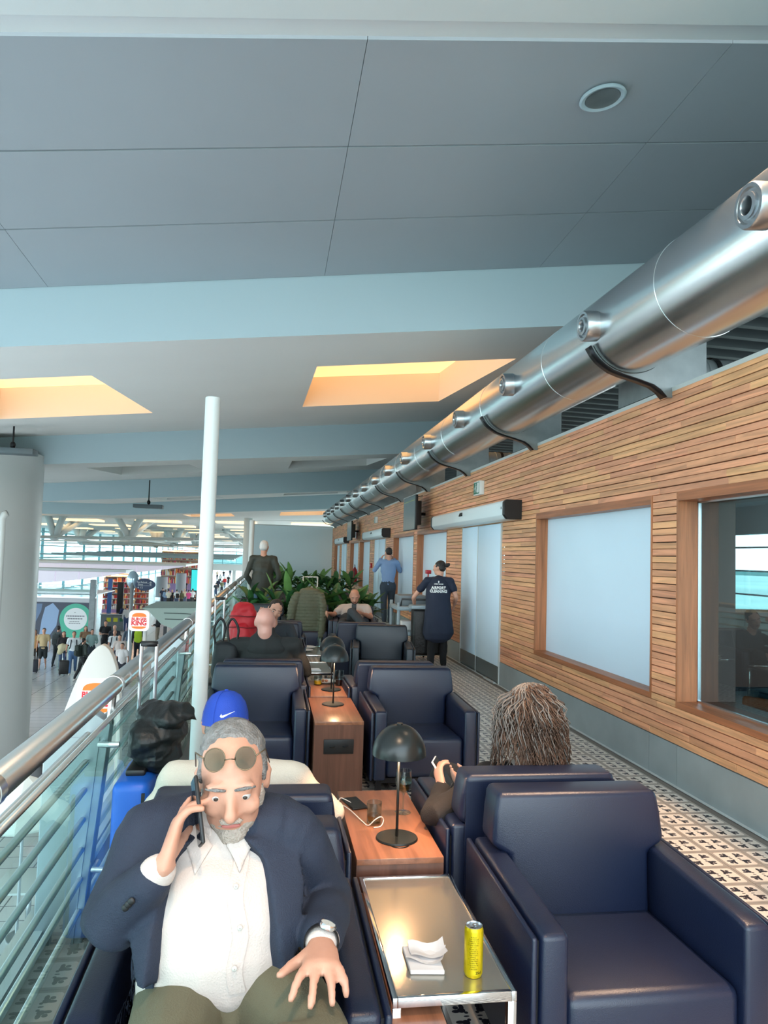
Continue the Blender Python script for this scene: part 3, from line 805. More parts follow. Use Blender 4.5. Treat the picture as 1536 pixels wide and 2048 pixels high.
for i in range(17):
    z = .112 - i * .0053
    curved_text(''.join(rr.choice(['il', 'n', 'o ', 'ra', 'e', 'u ', 'ti', 's']) for _ in range(9 if i % 5 else 6)), .0048, z, -.28, t)
curved_text('25cl', .010, .017, .28, t, .0002)
def paper(name, pts, z, thick, m, par):
    MB().prism(pts, 'Z', z, z + thick).build(name, m, par)
M_paper = mat('napkin_paper', (236, 230, 228), .8)
t = thing('napkin_stack', 'folded white paper napkins lying on the glass-topped table', 'napkins', (.475, 2.15, .447))
MB().prism([(-.045, -.065), (.05, -.075), (.052, .06), (-.045, .065)], 'Z', 0, .012, .002, 1).build('folded_napkin', M_paper, t, smooth=30)
def leafpaper(name, off, rot, par):
    b = MB(); n = 7; vs = []
    for i in range(n + 1):
        for j in range(n + 1):
            x, y = (i / n - .5) * .105, (j / n - .5) * .085
            zq = .016 + .006 * math.sin(i * .9 + 1) + .005 * math.cos(j * .8) + (.008 if i == n else 0)
            vs.append(Matrix.Rotation(rot, 3, 'Z') @ Vector((x, y, zq)) + Vector(off))
    b.add(vs, [(i * (n + 1) + j, (i + 1) * (n + 1) + j, (i + 1) * (n + 1) + j + 1, i * (n + 1) + j + 1) for i in range(n) for j in range(n)])
    b.build(name, M_paper, par, smooth=True)
leafpaper('crumpled_sheet', (.012, .0, -.001), -.35, t); leafpaper('crumpled_sheet', (.02, .02, .004), -.05, t)

M_cup = glassmat('cup_glass', (232, 240, 240), .15, ior=1.5, k=1.2)
def tumbler(x, y, z, r, h, lab, liquid=None, lh=.03, group='tumblers on the tables'):
    t = thing('tumbler', lab, 'glass', (x, y, z), group=group)
    MB().lathe([(.001, 0), (r * .9, 0), (r * .94, .003), (r, h), (r - .0015, h), (r * .9, .008), (.001, .007)], n=32).build('glass_wall', M_cup, t, smooth=40)
    if liquid:
        MB().lathe([(.001, .0085), (r * .87, .009), (r * .9, lh), (.001, lh)], n=28).build('drink', liquid, t, smooth=40)
    return t
M_juice = mat('orange_juice', (246, 180, 20), .2, emit=None); M_cola = mat('cola', (52, 22, 22), .1); M_wat = glassmat('pale_drink', (236, 206, 150), .2, k=1.0)
tumbler(.468, 3.10, .5, .032, .088, 'stout clear tumbler with a white cable in front, on the front walnut cabinet', M_wat, .035)
tumbler(.445, 6.38, .5, .035, .08, 'tumbler one third full of orange juice', M_juice, .035)
tumbler(.625, 6.36, .5, .036, .125, 'tall tumbler with dark cola beside the lamp stem', M_cola, .05)
tumbler(.66, 9.35, .45, .04, .13, 'empty tall tumbler on the far table of used plates')
t = thing('wine_glass', 'stemmed wine glass with white wine on the front walnut cabinet', 'wine glass', (.612, 3.22, .5))
MB().lathe([(.001, .001), (.034, .0), (.035, .002), (.006, .006), (.004, .012), (.004, .075), (.008, .083), (.024, .096), (.034, .12), (.036, .14), (.033, .18), (.0318, .18), (.0345, .14), (.0325, .12), (.023, .098), (.006, .086), (.001, .085)], n=36).build('glass_bowl', M_cup, t, smooth=50)
MB().lathe([(.001, .0865), (.006, .088), (.0225, .099), (.0315, .12), (.033, .128), (.001, .128)], n=30).build('wine', M_wat, t, smooth=50)
t = thing('phone', 'black phone lying on the front walnut cabinet, plugged in', 'phone', (.415, 3.34, .5), .25)
bxo('phone_body', -.037, .037, -.075, .075, 0.0005, .009, M_black, t, .003); bxo('phone_screen', -.034, .034, -.071, .071, .009, .0095, mat('screen_black', (8, 10, 14), .08), t)
t = thing('charging_cable', 'white charging cable looping in front of the stout tumbler', 'cable', (0, 0, 0))
def bez(pts, n=10):
    out = []; P = [Vector(p) for p in pts]; P = [P[0]] + P + [P[-1]]
    for i in range(1, len(P) - 2):
        for k in range(n):
            u = k / n; a, b_, c, d = P[i - 1:i + 3]
            out.append(.5 * ((2 * b_) + (c - a) * u + (2 * a - 5 * b_ + 4 * c - d) * u * u + (3 * b_ - a - 3 * c + d) * u ** 3))
    out.append(P[-2]); return out
MB().tube(bez([(.345, 3.30, .44), (.352, 3.31, .503), (.38, 3.24, .512), (.42, 3.12, .505), (.44, 3.07, .503), (.465, 3.055, .53), (.49, 3.06, .54), (.505, 3.08, .52), (.49, 3.055, .504), (.46, 3.045, .503)]), .0022, 8).build('cord', mat('white_cable', (236, 232, 224), .4), t, smooth=True)
MB().tube(bez([(.345, 3.38, .4), (.35, 3.39, .504), (.38, 3.37, .51), (.415, 3.30, .504)]), .0022, 8).build('cord', mat('white_cable', (236, 232, 224), .4), t, smooth=True)
M_plate = mat('white_china', (232, 228, 222), .2)
def plate(x, y, z, r, lab, group='plates'):
    t = thing('plate', lab, 'plate', (x, y, z), group=group)
    MB().lathe([(.001, .002), (r * .6, .0), (r * .65, .003), (r, .016), (r - .002, .019), (r * .62, .006), (.001, .005)], n=36).build('dish', M_plate, t, smooth=50); return t
p_ = plate(.52, 6.50, .5, .095, 'white plate with leftover food behind the orange juice')
t = thing('leftover_pastry', 'leftover browned pastry pieces on the white plate', 'food', (.5, 6.50, .506))
for i, (dx, dy, c) in enumerate([(-.03, 0, (170, 110, 70)), (.0, .02, (214, 170, 120)), (.025, -.01, (190, 120, 90)), (-.01, -.02, (150, 90, 60))]):
    MB().ell((dx, dy, .012), (.018, .013, .011), 10, 6, Matrix.Rotation(i * 1.1, 3, 'Z')).build('crumb', mat('food_%d' % i, c, .7), t, smooth=True)
plate(.50, 9.3, .45, .11, 'top white plate of the stack on the far glass table'); plate(.46, 9.0, .45, .10, 'white bowl-like plate on the near part of the far glass table')
t = thing('folded_napkin', 'white folded napkin on the middle glass table', 'napkin', (.46, 7.55, .447)); MB().prism([(-.08, -.06), (.09, -.07), (.08, .07), (-.07, .06)], 'Z', 0, .01, .002, 1).build('paper_sheet', M_paper, t)
# ------------------------------------------------------------------ the hall below
HZ = -3.65
def hallfloor():
    m = bpy.data.materials.new('polished_floor'); m.use_nodes = True; n = m.node_tree.nodes; L = m.node_tree.links; b = n['Principled BSDF']
    b.inputs['Roughness'].default_value = .16; b.inputs['Specular IOR Level'].default_value = .7
    t = n.new('ShaderNodeNewGeometry'); w = n.new('ShaderNodeTexBrick'); mp = n.new('ShaderNodeMapping'); mp.inputs['Scale'].default_value = (.55, .55, .55)
    L.new(t.outputs['Position'], mp.inputs[0]); L.new(mp.outputs[0], w.inputs['Vector']); w.offset = 0; w.inputs['Scale'].default_value = 1; w.inputs['Mortar Size'].default_value = .006
    w.inputs['Color1'].default_value = (*lin((222, 222, 222)), 1); w.inputs['Color2'].default_value = (*lin((216, 217, 218)), 1); w.inputs['Mortar'].default_value = (*lin((130, 132, 134)), 1)
    L.new(w.outputs['Color'], b.inputs['Base Color']); return m
b = MB(); b.box(-36, 12, -6, 230, HZ - .2, HZ); tag(b.build('floor_hall', hallfloor()), kind='structure')
b = MB(); b.box(-900, 900, -300, 1500, HZ - .9, HZ - .8); tag(b.build('ground', mat('airfield', (150, 160, 140), .9, var=.2, vscale=.02)), kind='structure')
b = MB(); rt = random.Random(9)
for (x0, x1, y0, y1) in ((-420, -400, -100, 1100), (400, 420, -100, 1100)):
    pts = [(y0 + i * 8, HZ + 2.6 + rt.uniform(-.5, .5) + 1.0 * math.sin(i * .11)) for i in range(150)]
    b.prism([(y0, HZ - 1)] + pts + [(y1, HZ - 1)], 'X', x0, x1)
tag(b.build('treeline', mat('far_trees', (92, 128, 120), .9), clean=False), kind='structure')
b = MB(); b.box(-.85, -.75, -3.2, 38, HZ, -.46)
tag(b.build('wall_lower', mat('lower_wall', (190, 194, 196), .5)), kind='structure')
b = MB(); b.box(11.9, 12, -6, 60, HZ, 0); tag(b.build('wall_far_right', M_white), kind='structure')

# big white column
t = thing('round_column', 'very thick white column at the left edge of the picture', 'column', (-7.78, 20, HZ))
def colmesh(R, z1):
    n = 64; b = MB(); vs = []
    for k in range(n):
        a = 2 * PI * k / n; x, y = R * math.cos(a), R * math.sin(a)
        vs.append((x, y, 0))
    for k in range(n):
        a = 2 * PI * k / n; x, y = R * math.cos(a), R * math.sin(a)
        vs.append((x, y, z1))
    return b.add(vs, [(k, (k + 1) % n, n + (k + 1) % n, n + k) for k in range(n)])
colmesh(1.9, 7.6).build('shaft', M_white, t, smooth=True)
MB().lathe([(1.93, 0), (1.93, .15), (1.9, .16)], n=64).build('base_ring', M_steel, t, smooth=30)
t = thing('downpipe', 'thin white pipe in front of the thick column at the left edge', 'pipe', (*at(6, 1030, 17.5).xy, HZ))
zt_ = at(6, 1026, 17.5).z - HZ
MB().tube([(0, 0, 0), (0, 0, zt_ - .12), (.03, 0, zt_ - .03), (.09, .0, zt_)], .075, 14).build('pipe_body', M_white, t, smooth=True)

# facades
M_mull = mat('mullion', (130, 176, 184), .5)
def facade(name, P0, P1, z0, z1, step, zs, wm=.09):
    t = tag(bpy.data.objects.new(name, None), kind='structure'); COL.objects.link(t)
    P0, P1 = Vector(P0), Vector(P1); d = (P1 - P0); n = int(d.length / step); d.normalize()
    nn = Vector((-d.y, d.x, 0))
    b = MB(); a = P0; c = P1
    b.add([(a.x, a.y, z0), (c.x, c.y, z0), (c.x, c.y, z1), (a.x, a.y, z1)], [(0, 1, 2, 3)]); b.build('pane', M_glassf, t)
    for i in range(n + 1):
        p = P0 + d * step * i; w = wm
        Mx = Matrix.Translation(p) @ d.to_track_quat('X', 'Z').to_matrix().to_4x4()
        MB().box(-w, w, -w * 1.6, w * 1.6, z0, z1, Mx).build('mullion', M_mull, t)
    for z in zs:
        Mx = Matrix.Translation(P0) @ d.to_track_quat('X', 'Z').to_matrix().to_4x4()
        MB().box(0, (P1 - P0).length, -wm, wm, z - wm * .75, z + wm * .75, Mx).build('transom', M_mull, t)
    return t
facade('window_facade_hall', (-26, 42, 0), (-26, 226, 0), HZ, 4.6, 9.7, (HZ + .1, -1.8, .4, 1.8, 3.42))
facade('window_facade_end', (-26, 228, 0), (12, 228, 0), HZ, 5.2, 4.0, (HZ + .1, -1.5, .8, 3.0))

# branching struts with lower chords
def strut_tree(px0, px1, pxn, ytop, ynode, Y, lab):
    a, c, nd = at(px0, ytop, Y), at(px1, ytop - 1, Y), at(pxn, ynode, Y)
    t = thing('strut_tree', lab, 'roof strut', nd, group='branching white roof struts')
    for e in (a, c):
        q = e - nd; q.z += .5
        MB().tube([(0, 0, 0), q], .26 * Y / 60, 12).build('branch', M_white, t, smooth=True)
        MB().tube([(0, 0, 0), (q.x * .8, q.y + 9, q.z)], .2 * Y / 60, 10).build('branch', M_white, t, smooth=True)
    MB().ell((0, 0, 0), (.4, .4, .25), 14, 8).build('node', M_white, t, smooth=True)
    MB().tube([(-11, 6, -.1), (0, 0, 0), (11, -6, .1)], .09, 8).build('chord', M_white, t, smooth=True)
    MB().tube([(-8, -6, -.2), (0, 0, 0), (8, 12, .1)], .07, 8).build('chord', M_white, t, smooth=True)
    MB().tube([(0, 0, 0), (0, 30, -.2)], .1, 8).build('chord', M_white, t, smooth=True)
for i, (a, c, nd, yt, yn, Y) in enumerate([(93, 131, 109, 1034, 1075, 60), (228, 289, 259, 1036, 1076, 60), (330, 366, 345, 1060, 1089, 84), (306, 324, 312, 1070, 1091, 100), (384, 402, 392, 1072, 1093, 110), (443, 470, 452, 1036, 1063, 84), (455, 481, 470, 1056, 1080, 110), (240, 256, 247, 1064, 1088, 100), (150, 170, 160, 1058, 1082, 90), (478, 492, 484, 1070, 1088, 140)]):
    strut_tree(a, c, nd, yt, yn, Y, ['white V-shaped roof strut nearest the thick column', 'white V-shaped roof strut left of the slim post, largest of all', 'small V-shaped strut left of the slim post', 'tiny V strut before the glass front', 'V strut hidden behind the slim post', 'large V strut right of the slim post', 'second V strut right of the slim post', 'faint small V strut between the two large ones', 'faint V strut right of the thick column', 'farthest V strut by the distant column'][i])
# support columns in the distance
for i, (px, Y, r) in enumerate([(494, 50, .28), (507, 70, .25), (516, 95, .25)]):
    p = at(px, 1108, Y); t = thing('hall_column', ['white round column behind the standing man in dark green', 'second distant white column', 'farthest white column'][i], 'column', (p.x, p.y, HZ), group='distant hall columns')
    MB().lathe([(r, 0), (r, 7.6)], n=24).build('shaft', M_white, t, smooth=True)
    MB().lathe([(r * 1.1, 0), (r * 1.1, .2), (r, .22)], n=24).build('base_ring', M_steel, t, smooth=30)
t = thing('far_balcony', 'pale balcony with glass front crossing the hall in the distance', 'balcony', (*at(440, 1130, 120).xy, -1.2), group=None)
bxo('balcony_slab', -9, 8, -1, 1, 0, 1.0, M_white, t); bxo('balcony_glass', -8, 8, -1.05, -1.0, 1.0, 2.9, M_glassg, t); bxo('top_rail', -8, 8, -1.1, -1, 2.9, 3.05, M_steel, t)
for x in (-8, -3, 2, 7): bxo('pier', x, x + .5, -.2, .2, HZ + 1.2, 0, M_white, t)

# canopies over the shops
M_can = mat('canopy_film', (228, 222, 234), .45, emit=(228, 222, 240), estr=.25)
def canopy(x0, x1, z0, z1, Y, depth, lab):
    t = thing('shop_canopy', lab, 'canopy', ((x0 + x1) / 2, Y, z0), group='pale canopies over the shops')
    L = x1 - x0; pts = []
    for k in range(13):
        u = k / 12; pts.append((-L / 2 + L * u, 0 if u < .5 else (z1 - z0) * ((u - .5) / .5) ** 2.1))
    for (p, q) in zip(pts, pts[1:]):
        MB().prism([(p[0] + .02, p[1]), (q[0] - .02, q[1]), (q[0] - .02, z1 - z0 - .02), (p[0] + .02, z1 - z0 - .02)], 'Y', 0, depth).build('canopy_panel', M_can, t)
    MB().box(-L / 2, L / 2, -.05, depth, z1 - z0, z1 - z0 + .12).build('canopy_edge', M_white, t)
    return t
canopy(-22, -7.6, -.40, .38, 41.5, 2.2, 'nearest pale curved shop canopy above the poster wall')
canopy(-24, -5.4, -.2, .62, 50, 8, 'second pale curved canopy reaching further right')
t = thing('roof_shade', 'dark flat grid roof above the distant shops', 'roof', (-13, 75, .9))
for k in range(7): bxo('roof_slat', -9 + k * .2, 9.5, k * 4, k * 4 + 2.4, 0 + k * .06, .12 + k * .06, mat('dark_slat', (120, 136, 140), .5), t)

# shop with the poster wall
P0, P1 = -20.5, -9.6
t = thing('poster_shop', 'shop front with a large suit poster and a green ring under the pale canopy', 'shop', ((P0 + P1) / 2, 44, HZ)); L = (P1 - P0) / 2
bxo('poster_wall', -L, L, 0, .3, 0, 2.45, mat('poster_frame', (206, 210, 214), .5), t)
po = bxo('poster', -2.8 + 2.0, L - .12, -.02, 0, .15, 2.2, mat('poster_navy', (40, 52, 74), .4), t)
po2 = bxo('poster', -L + .1, -.85, -.02, 0, .15, 2.2, mat('poster_blue_grey', (70, 84, 104), .4), t)
def flat(name, pts, m, par, y): b = MB(); b.add([(x, y, z) for x, z in pts], [tuple(range(len(pts)))]); return b.build(name, m, par)
cx0 = L - 3.05
flat('print_shirt', [(cx0 + .75, 2.15), (cx0 + 1.1, 1.75), (cx0 + 1.0, .9), (cx0 + .55, .15), (cx0 + .1, .2), (cx0 + .2, 1.2), (cx0 + .35, 1.9)], mat('print_shirt_blue', (150, 178, 212), .5), po, -.024)
flat('print_lapel', [(cx0 - .5, 2.1), (cx0 + .2, 2.1), (cx0 + .15, 1.7), (cx0 - .1, 1.1), (cx0 - .3, 1.7)], mat('print_lapel_grey', (104, 128, 160), .5), po, -.025)
flat('print_hand', [(cx0 - .6, .3), (cx0 - .1, .55), (cx0 + .1, .35), (cx0 - .3, .15)], mat('print_skin', (200, 160, 140), .5), po, -.026)
Mring = mat('print_ring_green', (84, 190, 160), .5); xr = L - 1.05
b = MB(); b.lathe([(.62, 0), (.86, 0)], (0, 0, 0), 40, Matrix.Translation((xr, -.028, 1.28)) @ Matrix.Rotation(PI / 2, 4, 'X')); b.build('print_ring', Mring, po)
b = MB(); b.lathe([(.001, 0), (.62, 0)], (0, 0, 0), 40, Matrix.Translation((xr, -.029, 1.28)) @ Matrix.Rotation(PI / 2, 4, 'X')); b.build('print_disc', Mw, po)
flat('print_tail', [(xr - .8, .95), (xr - .3, .6), (xr + .6, .55), (xr + .75, .2), (xr - .6, .2)], Mring, po, -.0275)
b = MB()
for i, (w_, zq) in enumerate([(.16, 1.62), (1.0, 1.40), (.85, 1.26), (.62, 1.12), (.7, 1.02)]):
    for k in range(int(w_ / .09)):
        b.box(xr - w_ / 2 + k * .09, xr - w_ / 2 + k * .09 + .065, -.032, -.031, zq, zq + (.075 if i in (1, 2) else .035))
b.build('print_lines', mat('print_grey', (110, 116, 124), .5), po)
bxo('glass_band', -L, L, 0, .1, 2.5, 3.2, M_glassg, t)
for x in (-L, 0, L - .35): bxo('pillar', x, x + .3, -.1, .3, 0, 3.5, M_duct2, t)
bxo('shop_ceiling_line', -L, L, 0, 5, 2.62, 2.68, M_white, t); bxo('band_rail', -L, L, -.05, .0, 2.45, 2.52, M_steel, t)
for k in range(22): bxo('shop_light', -L + .2 + k * .48, -L + .45 + k * .48, 1.5, 1.6, 3.0, 3.05, mat('shop_lamp', (255, 240, 220), .5, emit=(255, 238, 215), estr=4), t)
# goods shops
PAL = [(206, 60, 50), (236, 130, 60), (240, 190, 120), (230, 220, 210), (150, 60, 70), (90, 60, 80), (220, 90, 110), (250, 230, 180)]
PM = [mat('goods_%d' % i, c, .5) for i, c in enumerate(PAL)]
def goods_shop(xa, xb, Y, z0, z1, rows, lab, seed, warm=1.2):
    t = thing('goods_shop', lab, 'shop', ((xa + xb) / 2, Y, HZ)); W_ = (xb - xa) / 2; r = random.Random(seed)
    bxo('rear_wall', -W_, W_, .9, 1.0, 0, z1 + .2, mat('shop_back', (190, 150, 130), .6), t); bxo('low_cabinet', -W_, W_, .2, .9, 0, z0, mat('violet_front', (150, 120, 160), .5), t)
    for k in range(rows + 1): bxo('shelf', -W_, W_, .3, .9, z0 + (z1 - z0) * k / rows - .04, z0 + (z1 - z0) * k / rows, M_white, t)
    b = MB()
    for k in range(rows):
        x = -W_
        while x < W_ - .15:
            w_ = r.uniform(.05, .13); h_ = r.uniform(.35, .85) * (z1 - z0) / rows; b.cur = r.randrange(8)
            zb = z0 + (z1 - z0) * k / rows; b.box(x, x + w_ * .85, .35, .6, zb, zb + h_); x += w_
    tag(b.build('shelf_goods', PM, t), kind='stuff')
    bxo('shelf_light', -W_, W_, .25, .3, z1 + .05, z1 + .12, mat('shop_warm', (255, 200, 150), .5, emit=(255, 190, 130), estr=22 * warm), t)
p0, p1 = at(203, 1200, 56), at(256, 1200, 56)
goods_shop(p0.x, p1.x, 56, .9, 3.3, 6, 'bright shop shelves full of small red and orange goods', 1)
p0, p1 = at(264, 1200, 58), at(293, 1200, 58)
goods_shop(p0.x, p1.x, 58, .4, 2.9, 6, 'narrow lit shelves right of the signpost', 2)
p0, p1 = at(318, 1200, 96), at(392, 1200, 96)
goods_shop(p0.x, p1.x, 96, 1.2, 5.2, 4, 'distant shop glowing orange and red beyond the grey drums', 3, 2.0)
for i, (xa, xb, yt, yb_, Y) in enumerate([(311, 336, 1154, 1190, 84), (351, 373, 1147, 1180, 92)]):
    a, c = at(xa, yb_, Y), at(xb, yt, Y); t = thing('grey_drum', ['nearer grey drum-shaped kiosk in the hall', 'farther grey drum-shaped kiosk before the orange shop'][i], 'kiosk', ((a.x + c.x) / 2, Y, HZ), group='grey drum kiosks')
    r = (c.x - a.x) / 2; MB().lathe([(r, 0), (r, c.z - HZ), (r - .1, c.z - HZ + .03), (.01, c.z - HZ + .03)], n=32).build('drum_shell', mat('drum_grey', (140, 138, 142), .5), t, smooth=40)
    MB().lathe([(r + .04, .0), (r + .04, .2), (r, .22)], n=32).build('base_ring', M_steel, t, smooth=40)
t = thing('info_screen', 'tall teal lit screen beside the distant orange shop', 'screen', (*at(391, 1150, 80).xy, HZ))
zz1 = at(391, 1140, 80).z - HZ; bxo('screen_frame', -.45, .45, 0, .2, 0, zz1 + .1, M_black, t); bxo('screen_face', -.4, .4, -.02, 0, 1.2, zz1, mat('teal_screen', (60, 190, 190), .4, emit=(50, 190, 190), estr=.8), t)
# kiosk counter with yellow squares
a = at(222, 1258, 50); t = thing('service_counter', 'grey service counter with yellow squares in front of the goods shop', 'counter', (a.x, 50, HZ))
bxo('counter_body', -.68, .75, 0, .8, 0, 1.05, M_duct2, t, .05); bxo('counter_top', -.72, .8, -.05, .85, 1.05, 1.1, M_steel, t)
for x in (-.3, .12): bxo('yellow_square', x, x + .26, -.012, 0, .6, .86, mat('sign_yellow', (226, 220, 60), .5), t)
bxo('green_square', .5, .7, -.012, 0, .62, .84, mat('sign_dark_green', (50, 120, 90), .5), t)
a = at(219, 1198, 51.5); t = thing('banner_stand', 'narrow blue banner stand on the left of the counter', 'banner', (a.x, 51.5, HZ)); bxo('banner_panel', -.14, .14, -.02, .02, 0.05, 3.3, mat('banner_blue', (70, 110, 170), .5), t); bxo('foot_plate', -.2, .2, -.15, .15, 0, .05, M_steel, t)
b = MB(); b.lathe([(.05, 0), (.09, 0)], (0, 0, 0), 16, Matrix.Translation((0, -.024, .9)) @ Matrix.Rotation(PI / 2, 4, 'X')); b.build('banner_mark', Mw, t)
a = at(238, 1198, 50.9); t = thing('dark_totem', 'black upright screen totem on the right of the counter', 'totem', (a.x, 51.3, HZ)); bxo('totem_body', -.2, .2, -.05, .05, 0.05, 3.1, M_black, t, .01); bxo('foot_plate', -.28, .28, -.2, .2, 0, .05, M_steel, t)

# wayfinding post
p = at(263, 1200, 36); t = thing('wayfinding_post', 'signpost with a dark blue oval sign and a glassy bubble head', 'sign', (p.x, 36, HZ))
MB().lathe([(.09, 0), (.09, 3.75), (.001, 3.75)], n=20).build('pole', M_steel, t, smooth=True)
q = at(263, 1160, 36) - Vector((p.x, 36, HZ))
MB().ell((0, .1, q.z), (.28, .2, .42), 20, 12).build('bubble_head', mat('bubble', (176, 200, 214), .1, .4), t, smooth=True)
oc = at(290, 1169, 36) - Vector((p.x, 36, HZ)); n = 28
pts = [(oc.x + (.50 if math.cos(a) > 0 else .42) * math.cos(a) * (1 if math.cos(a) > 0 else 1), oc.z + .29 * math.sin(a) * (1.0 if math.cos(a) < 0 else (1 - .18 * math.cos(a)))) for a in np.linspace(0, 2 * PI, n, endpoint=False)]
sg = MB().prism(pts, 'Y', -.15, -.07, .01, 1).build('oval_sign', mat('wayfinding_blue', (38, 58, 92), .4), t, smooth=40)
def facecam(x, y, z): return Matrix(((1, 0, 0, x), (0, 0, -1, y), (0, 1, 0, z), (0, 0, 0, 1)))
textmesh('sign_text', 'Tax Refund', .10, facecam(oc.x - .12, -.155, oc.z + .11), Mw, sg)
textmesh('sign_text', 'Gates', .10, facecam(oc.x - .18, -.155, oc.z - .0), Mw, sg)
textmesh('sign_text', '\u2192 12', .12, facecam(oc.x - .2, -.155, oc.z - .14), Mw, sg)
for dz in (.11, .0): textmesh('sign_text', '\u2192', .14, facecam(oc.x + .26, -.155, oc.z + dz), Mw, sg)
for dz in (.07, -.045): bxo('sign_line', oc.x - .3, oc.x + .34, -.156, -.154, oc.z + dz - .006, oc.z + dz, Mw, sg)

# burger signs (lettering and emblem as on the real signs)
M_bko = mat('bun_orange', (240, 122, 20), .4, emit=(240, 120, 20), estr=.12); M_bkr = mat('letter_red', (214, 30, 44), .4, emit=(214, 30, 44), estr=.1); M_bkw = mat('sign_white_lit', (248, 246, 244), .4, emit=(255, 255, 255), estr=.2)
def rrect(w, h, r, n=8, top=None):
    P = []
    for cx, cy, a0 in ((w - r, h - r, 0), (-w + r, h - r, PI / 2), (-w + r, -h + r, PI), (w - r, -h + r, 1.5 * PI)):
        for k in range(n + 1): a = a0 + PI / 2 * k / n; P.append((cx + r * math.cos(a), cy + r * math.sin(a)))
    return P
def halfbun(w, h, up, n=20):
    P = []
    for k in range(n + 1):
        a = PI * k / n; c, s = math.cos(a), math.sin(a)
        P.append((w * (abs(c) ** .75) * (1 if c > 0 else -1), h * (s ** .8) * up))
    return P
def burger_emblem(par, S, M, col=None):
    """S half width; M places the local XY plane"""
    o = MB(); bz = .012 * S
    def put(name, poly, m, z0, z1, off=(0, 0)):
        return MB().prism([(x + off[0], y + off[1]) for x, y in poly], 'Z', z0, z1, M=M).build(name, m, par)
    put('emblem_bun', halfbun(.74 * S, .42 * S, 1), col or M_bko, bz, bz * 2, (0, .40 * S))
    put('emblem_bun', [(x, y) for x, y in halfbun(.74 * S, .26 * S, -1)], col or M_bko, bz, bz * 2, (0, -.60 * S))
    textmesh('emblem_letters', 'BURGER', .43 * S, M @ Matrix.Translation((0, .165 * S, bz)), M_bkr, par, .01 * S, .018 * S, sx=.98)
    textmesh('emblem_letters', 'KING', .66 * S, M @ Matrix.Translation((0, -.27 * S, bz)), M_bkr, par, .01 * S, .03 * S, sx=1.0)
Yb = 18.0; pc = at(279, 1241, Yb); S = (at(299.5, 1241, Yb).x - at(258.5, 1241, Yb).x) / 2
t = thing('hanging_burger_sign', 'rounded white burger restaurant sign with orange bun shapes and red letters', 'sign', pc)
MB().prism([(x, y * 1.0) for x, y in rrect(S, S * 1.04, S * .42)], 'Y', -.06, .06, .01, 1).build('sign_box', M_bkw, t, smooth=40)
burger_emblem(t, S * .95, facecam(0, -.06, 0))
MB().tube([(.12, .1, .0), (.12, .1, HZ - pc.z)], .045, 12).build('rear_pole', M_white, t, smooth=True)
MB().tube([(.12, .04, .1), (.12, .12, .1)], .03, 8).build('pole_clamp', M_steel, t)
# teardrop totem
Yt = 12.0; top = at(207, 1288, Yt); base = at(190, 1500, Yt); Ht = top.z - HZ
cx_ = (at(150, 1400, Yt).x + at(247, 1400, Yt).x) / 2
t = thing('teardrop_totem', 'tall pale pointed totem with a burger emblem rising beside the handrail', 'sign', (cx_, Yt, HZ))
P = []
prR = [(0, .0), (.05, .02), (.11, .08), (.16, .17), (.22, .34), (.28, .66), (.32, 1.0), (.34, 1.6), (.34, Ht)]; prL = [(.06, .025), (.13, .09), (.19, .17), (.27, .34), (.39, .66), (.5, 1.0), (.6, 1.5), (.66, 2.2), (.68, Ht)]
R_ = [(top.x - cx_ + x, Ht - d) for x, d in prR]; Lf = [(top.x - cx_ - x, Ht - d) for x, d in prL[::-1]] + [0]
MB().prism(R_ + Lf[:-1], 'Y', -.09, .09, .012, 2).build('totem_body', mat('totem_cream', (212, 206, 198), .5), t, smooth=40)
ec = at(195, 1393, Yt); el = Vector((ec.x - cx_, 0, ec.z - HZ)); S2 = .27
MB().prism([(x + el.x, y + el.z) for x, y in rrect(S2 * 1.04, S2 * 1.08, S2 * .42)], 'Y', -.10, -.088).build('emblem_board', M_bkw, t)
burger_emblem(t, S2, facecam(el.x, -.10, el.z))
bxo('totem_plinth', -.5, .5, -.25, .25, 0, .12, M_dark, t, .01)
# mint slab-like kiosk roof
Y = 26; t = thing('kiosk_roof', 'pale mint wedge-shaped kiosk roof behind the balustrade', 'roof', (at(330, 1230, Y).x, Y, HZ))
ox = t.location.x
pts = [at(x, y, Y) for x, y in [(283, 1216), (400, 1216), (400, 1262), (345, 1258), (322, 1248), (303, 1228)]]
Mmint = mat('mint_panel', (182, 204, 196), .5)
MB().prism([(p.x - ox, p.z - HZ) for p in pts], 'Y', 0, 3.5, .01, 1).build('roof_body', Mmint, t, smooth=30)
for yy in (1226, 1238):
    p, q = at(328 if yy < 1230 else 330, yy, Y), at(395, yy + 3, Y); MB().tube([(p.x - ox, -.02, p.z - HZ), ((p.x + q.x) / 2 - ox, -.02, (p.z + q.z) / 2 - HZ + .01), (q.x - ox, -.02, q.z - HZ)], .012, 6).build('panel_seam', mat('seam_dark', (70, 84, 84), .6), t)
for x in (-.1, 1.5): bxo('kiosk_post', x, x + .12, .5, .62, 0, 2.65, M_dark, t)
bxo('kiosk_counter', .0, 2.2, .3, 1.2, 0, 1.1, M_dark, t, .01)
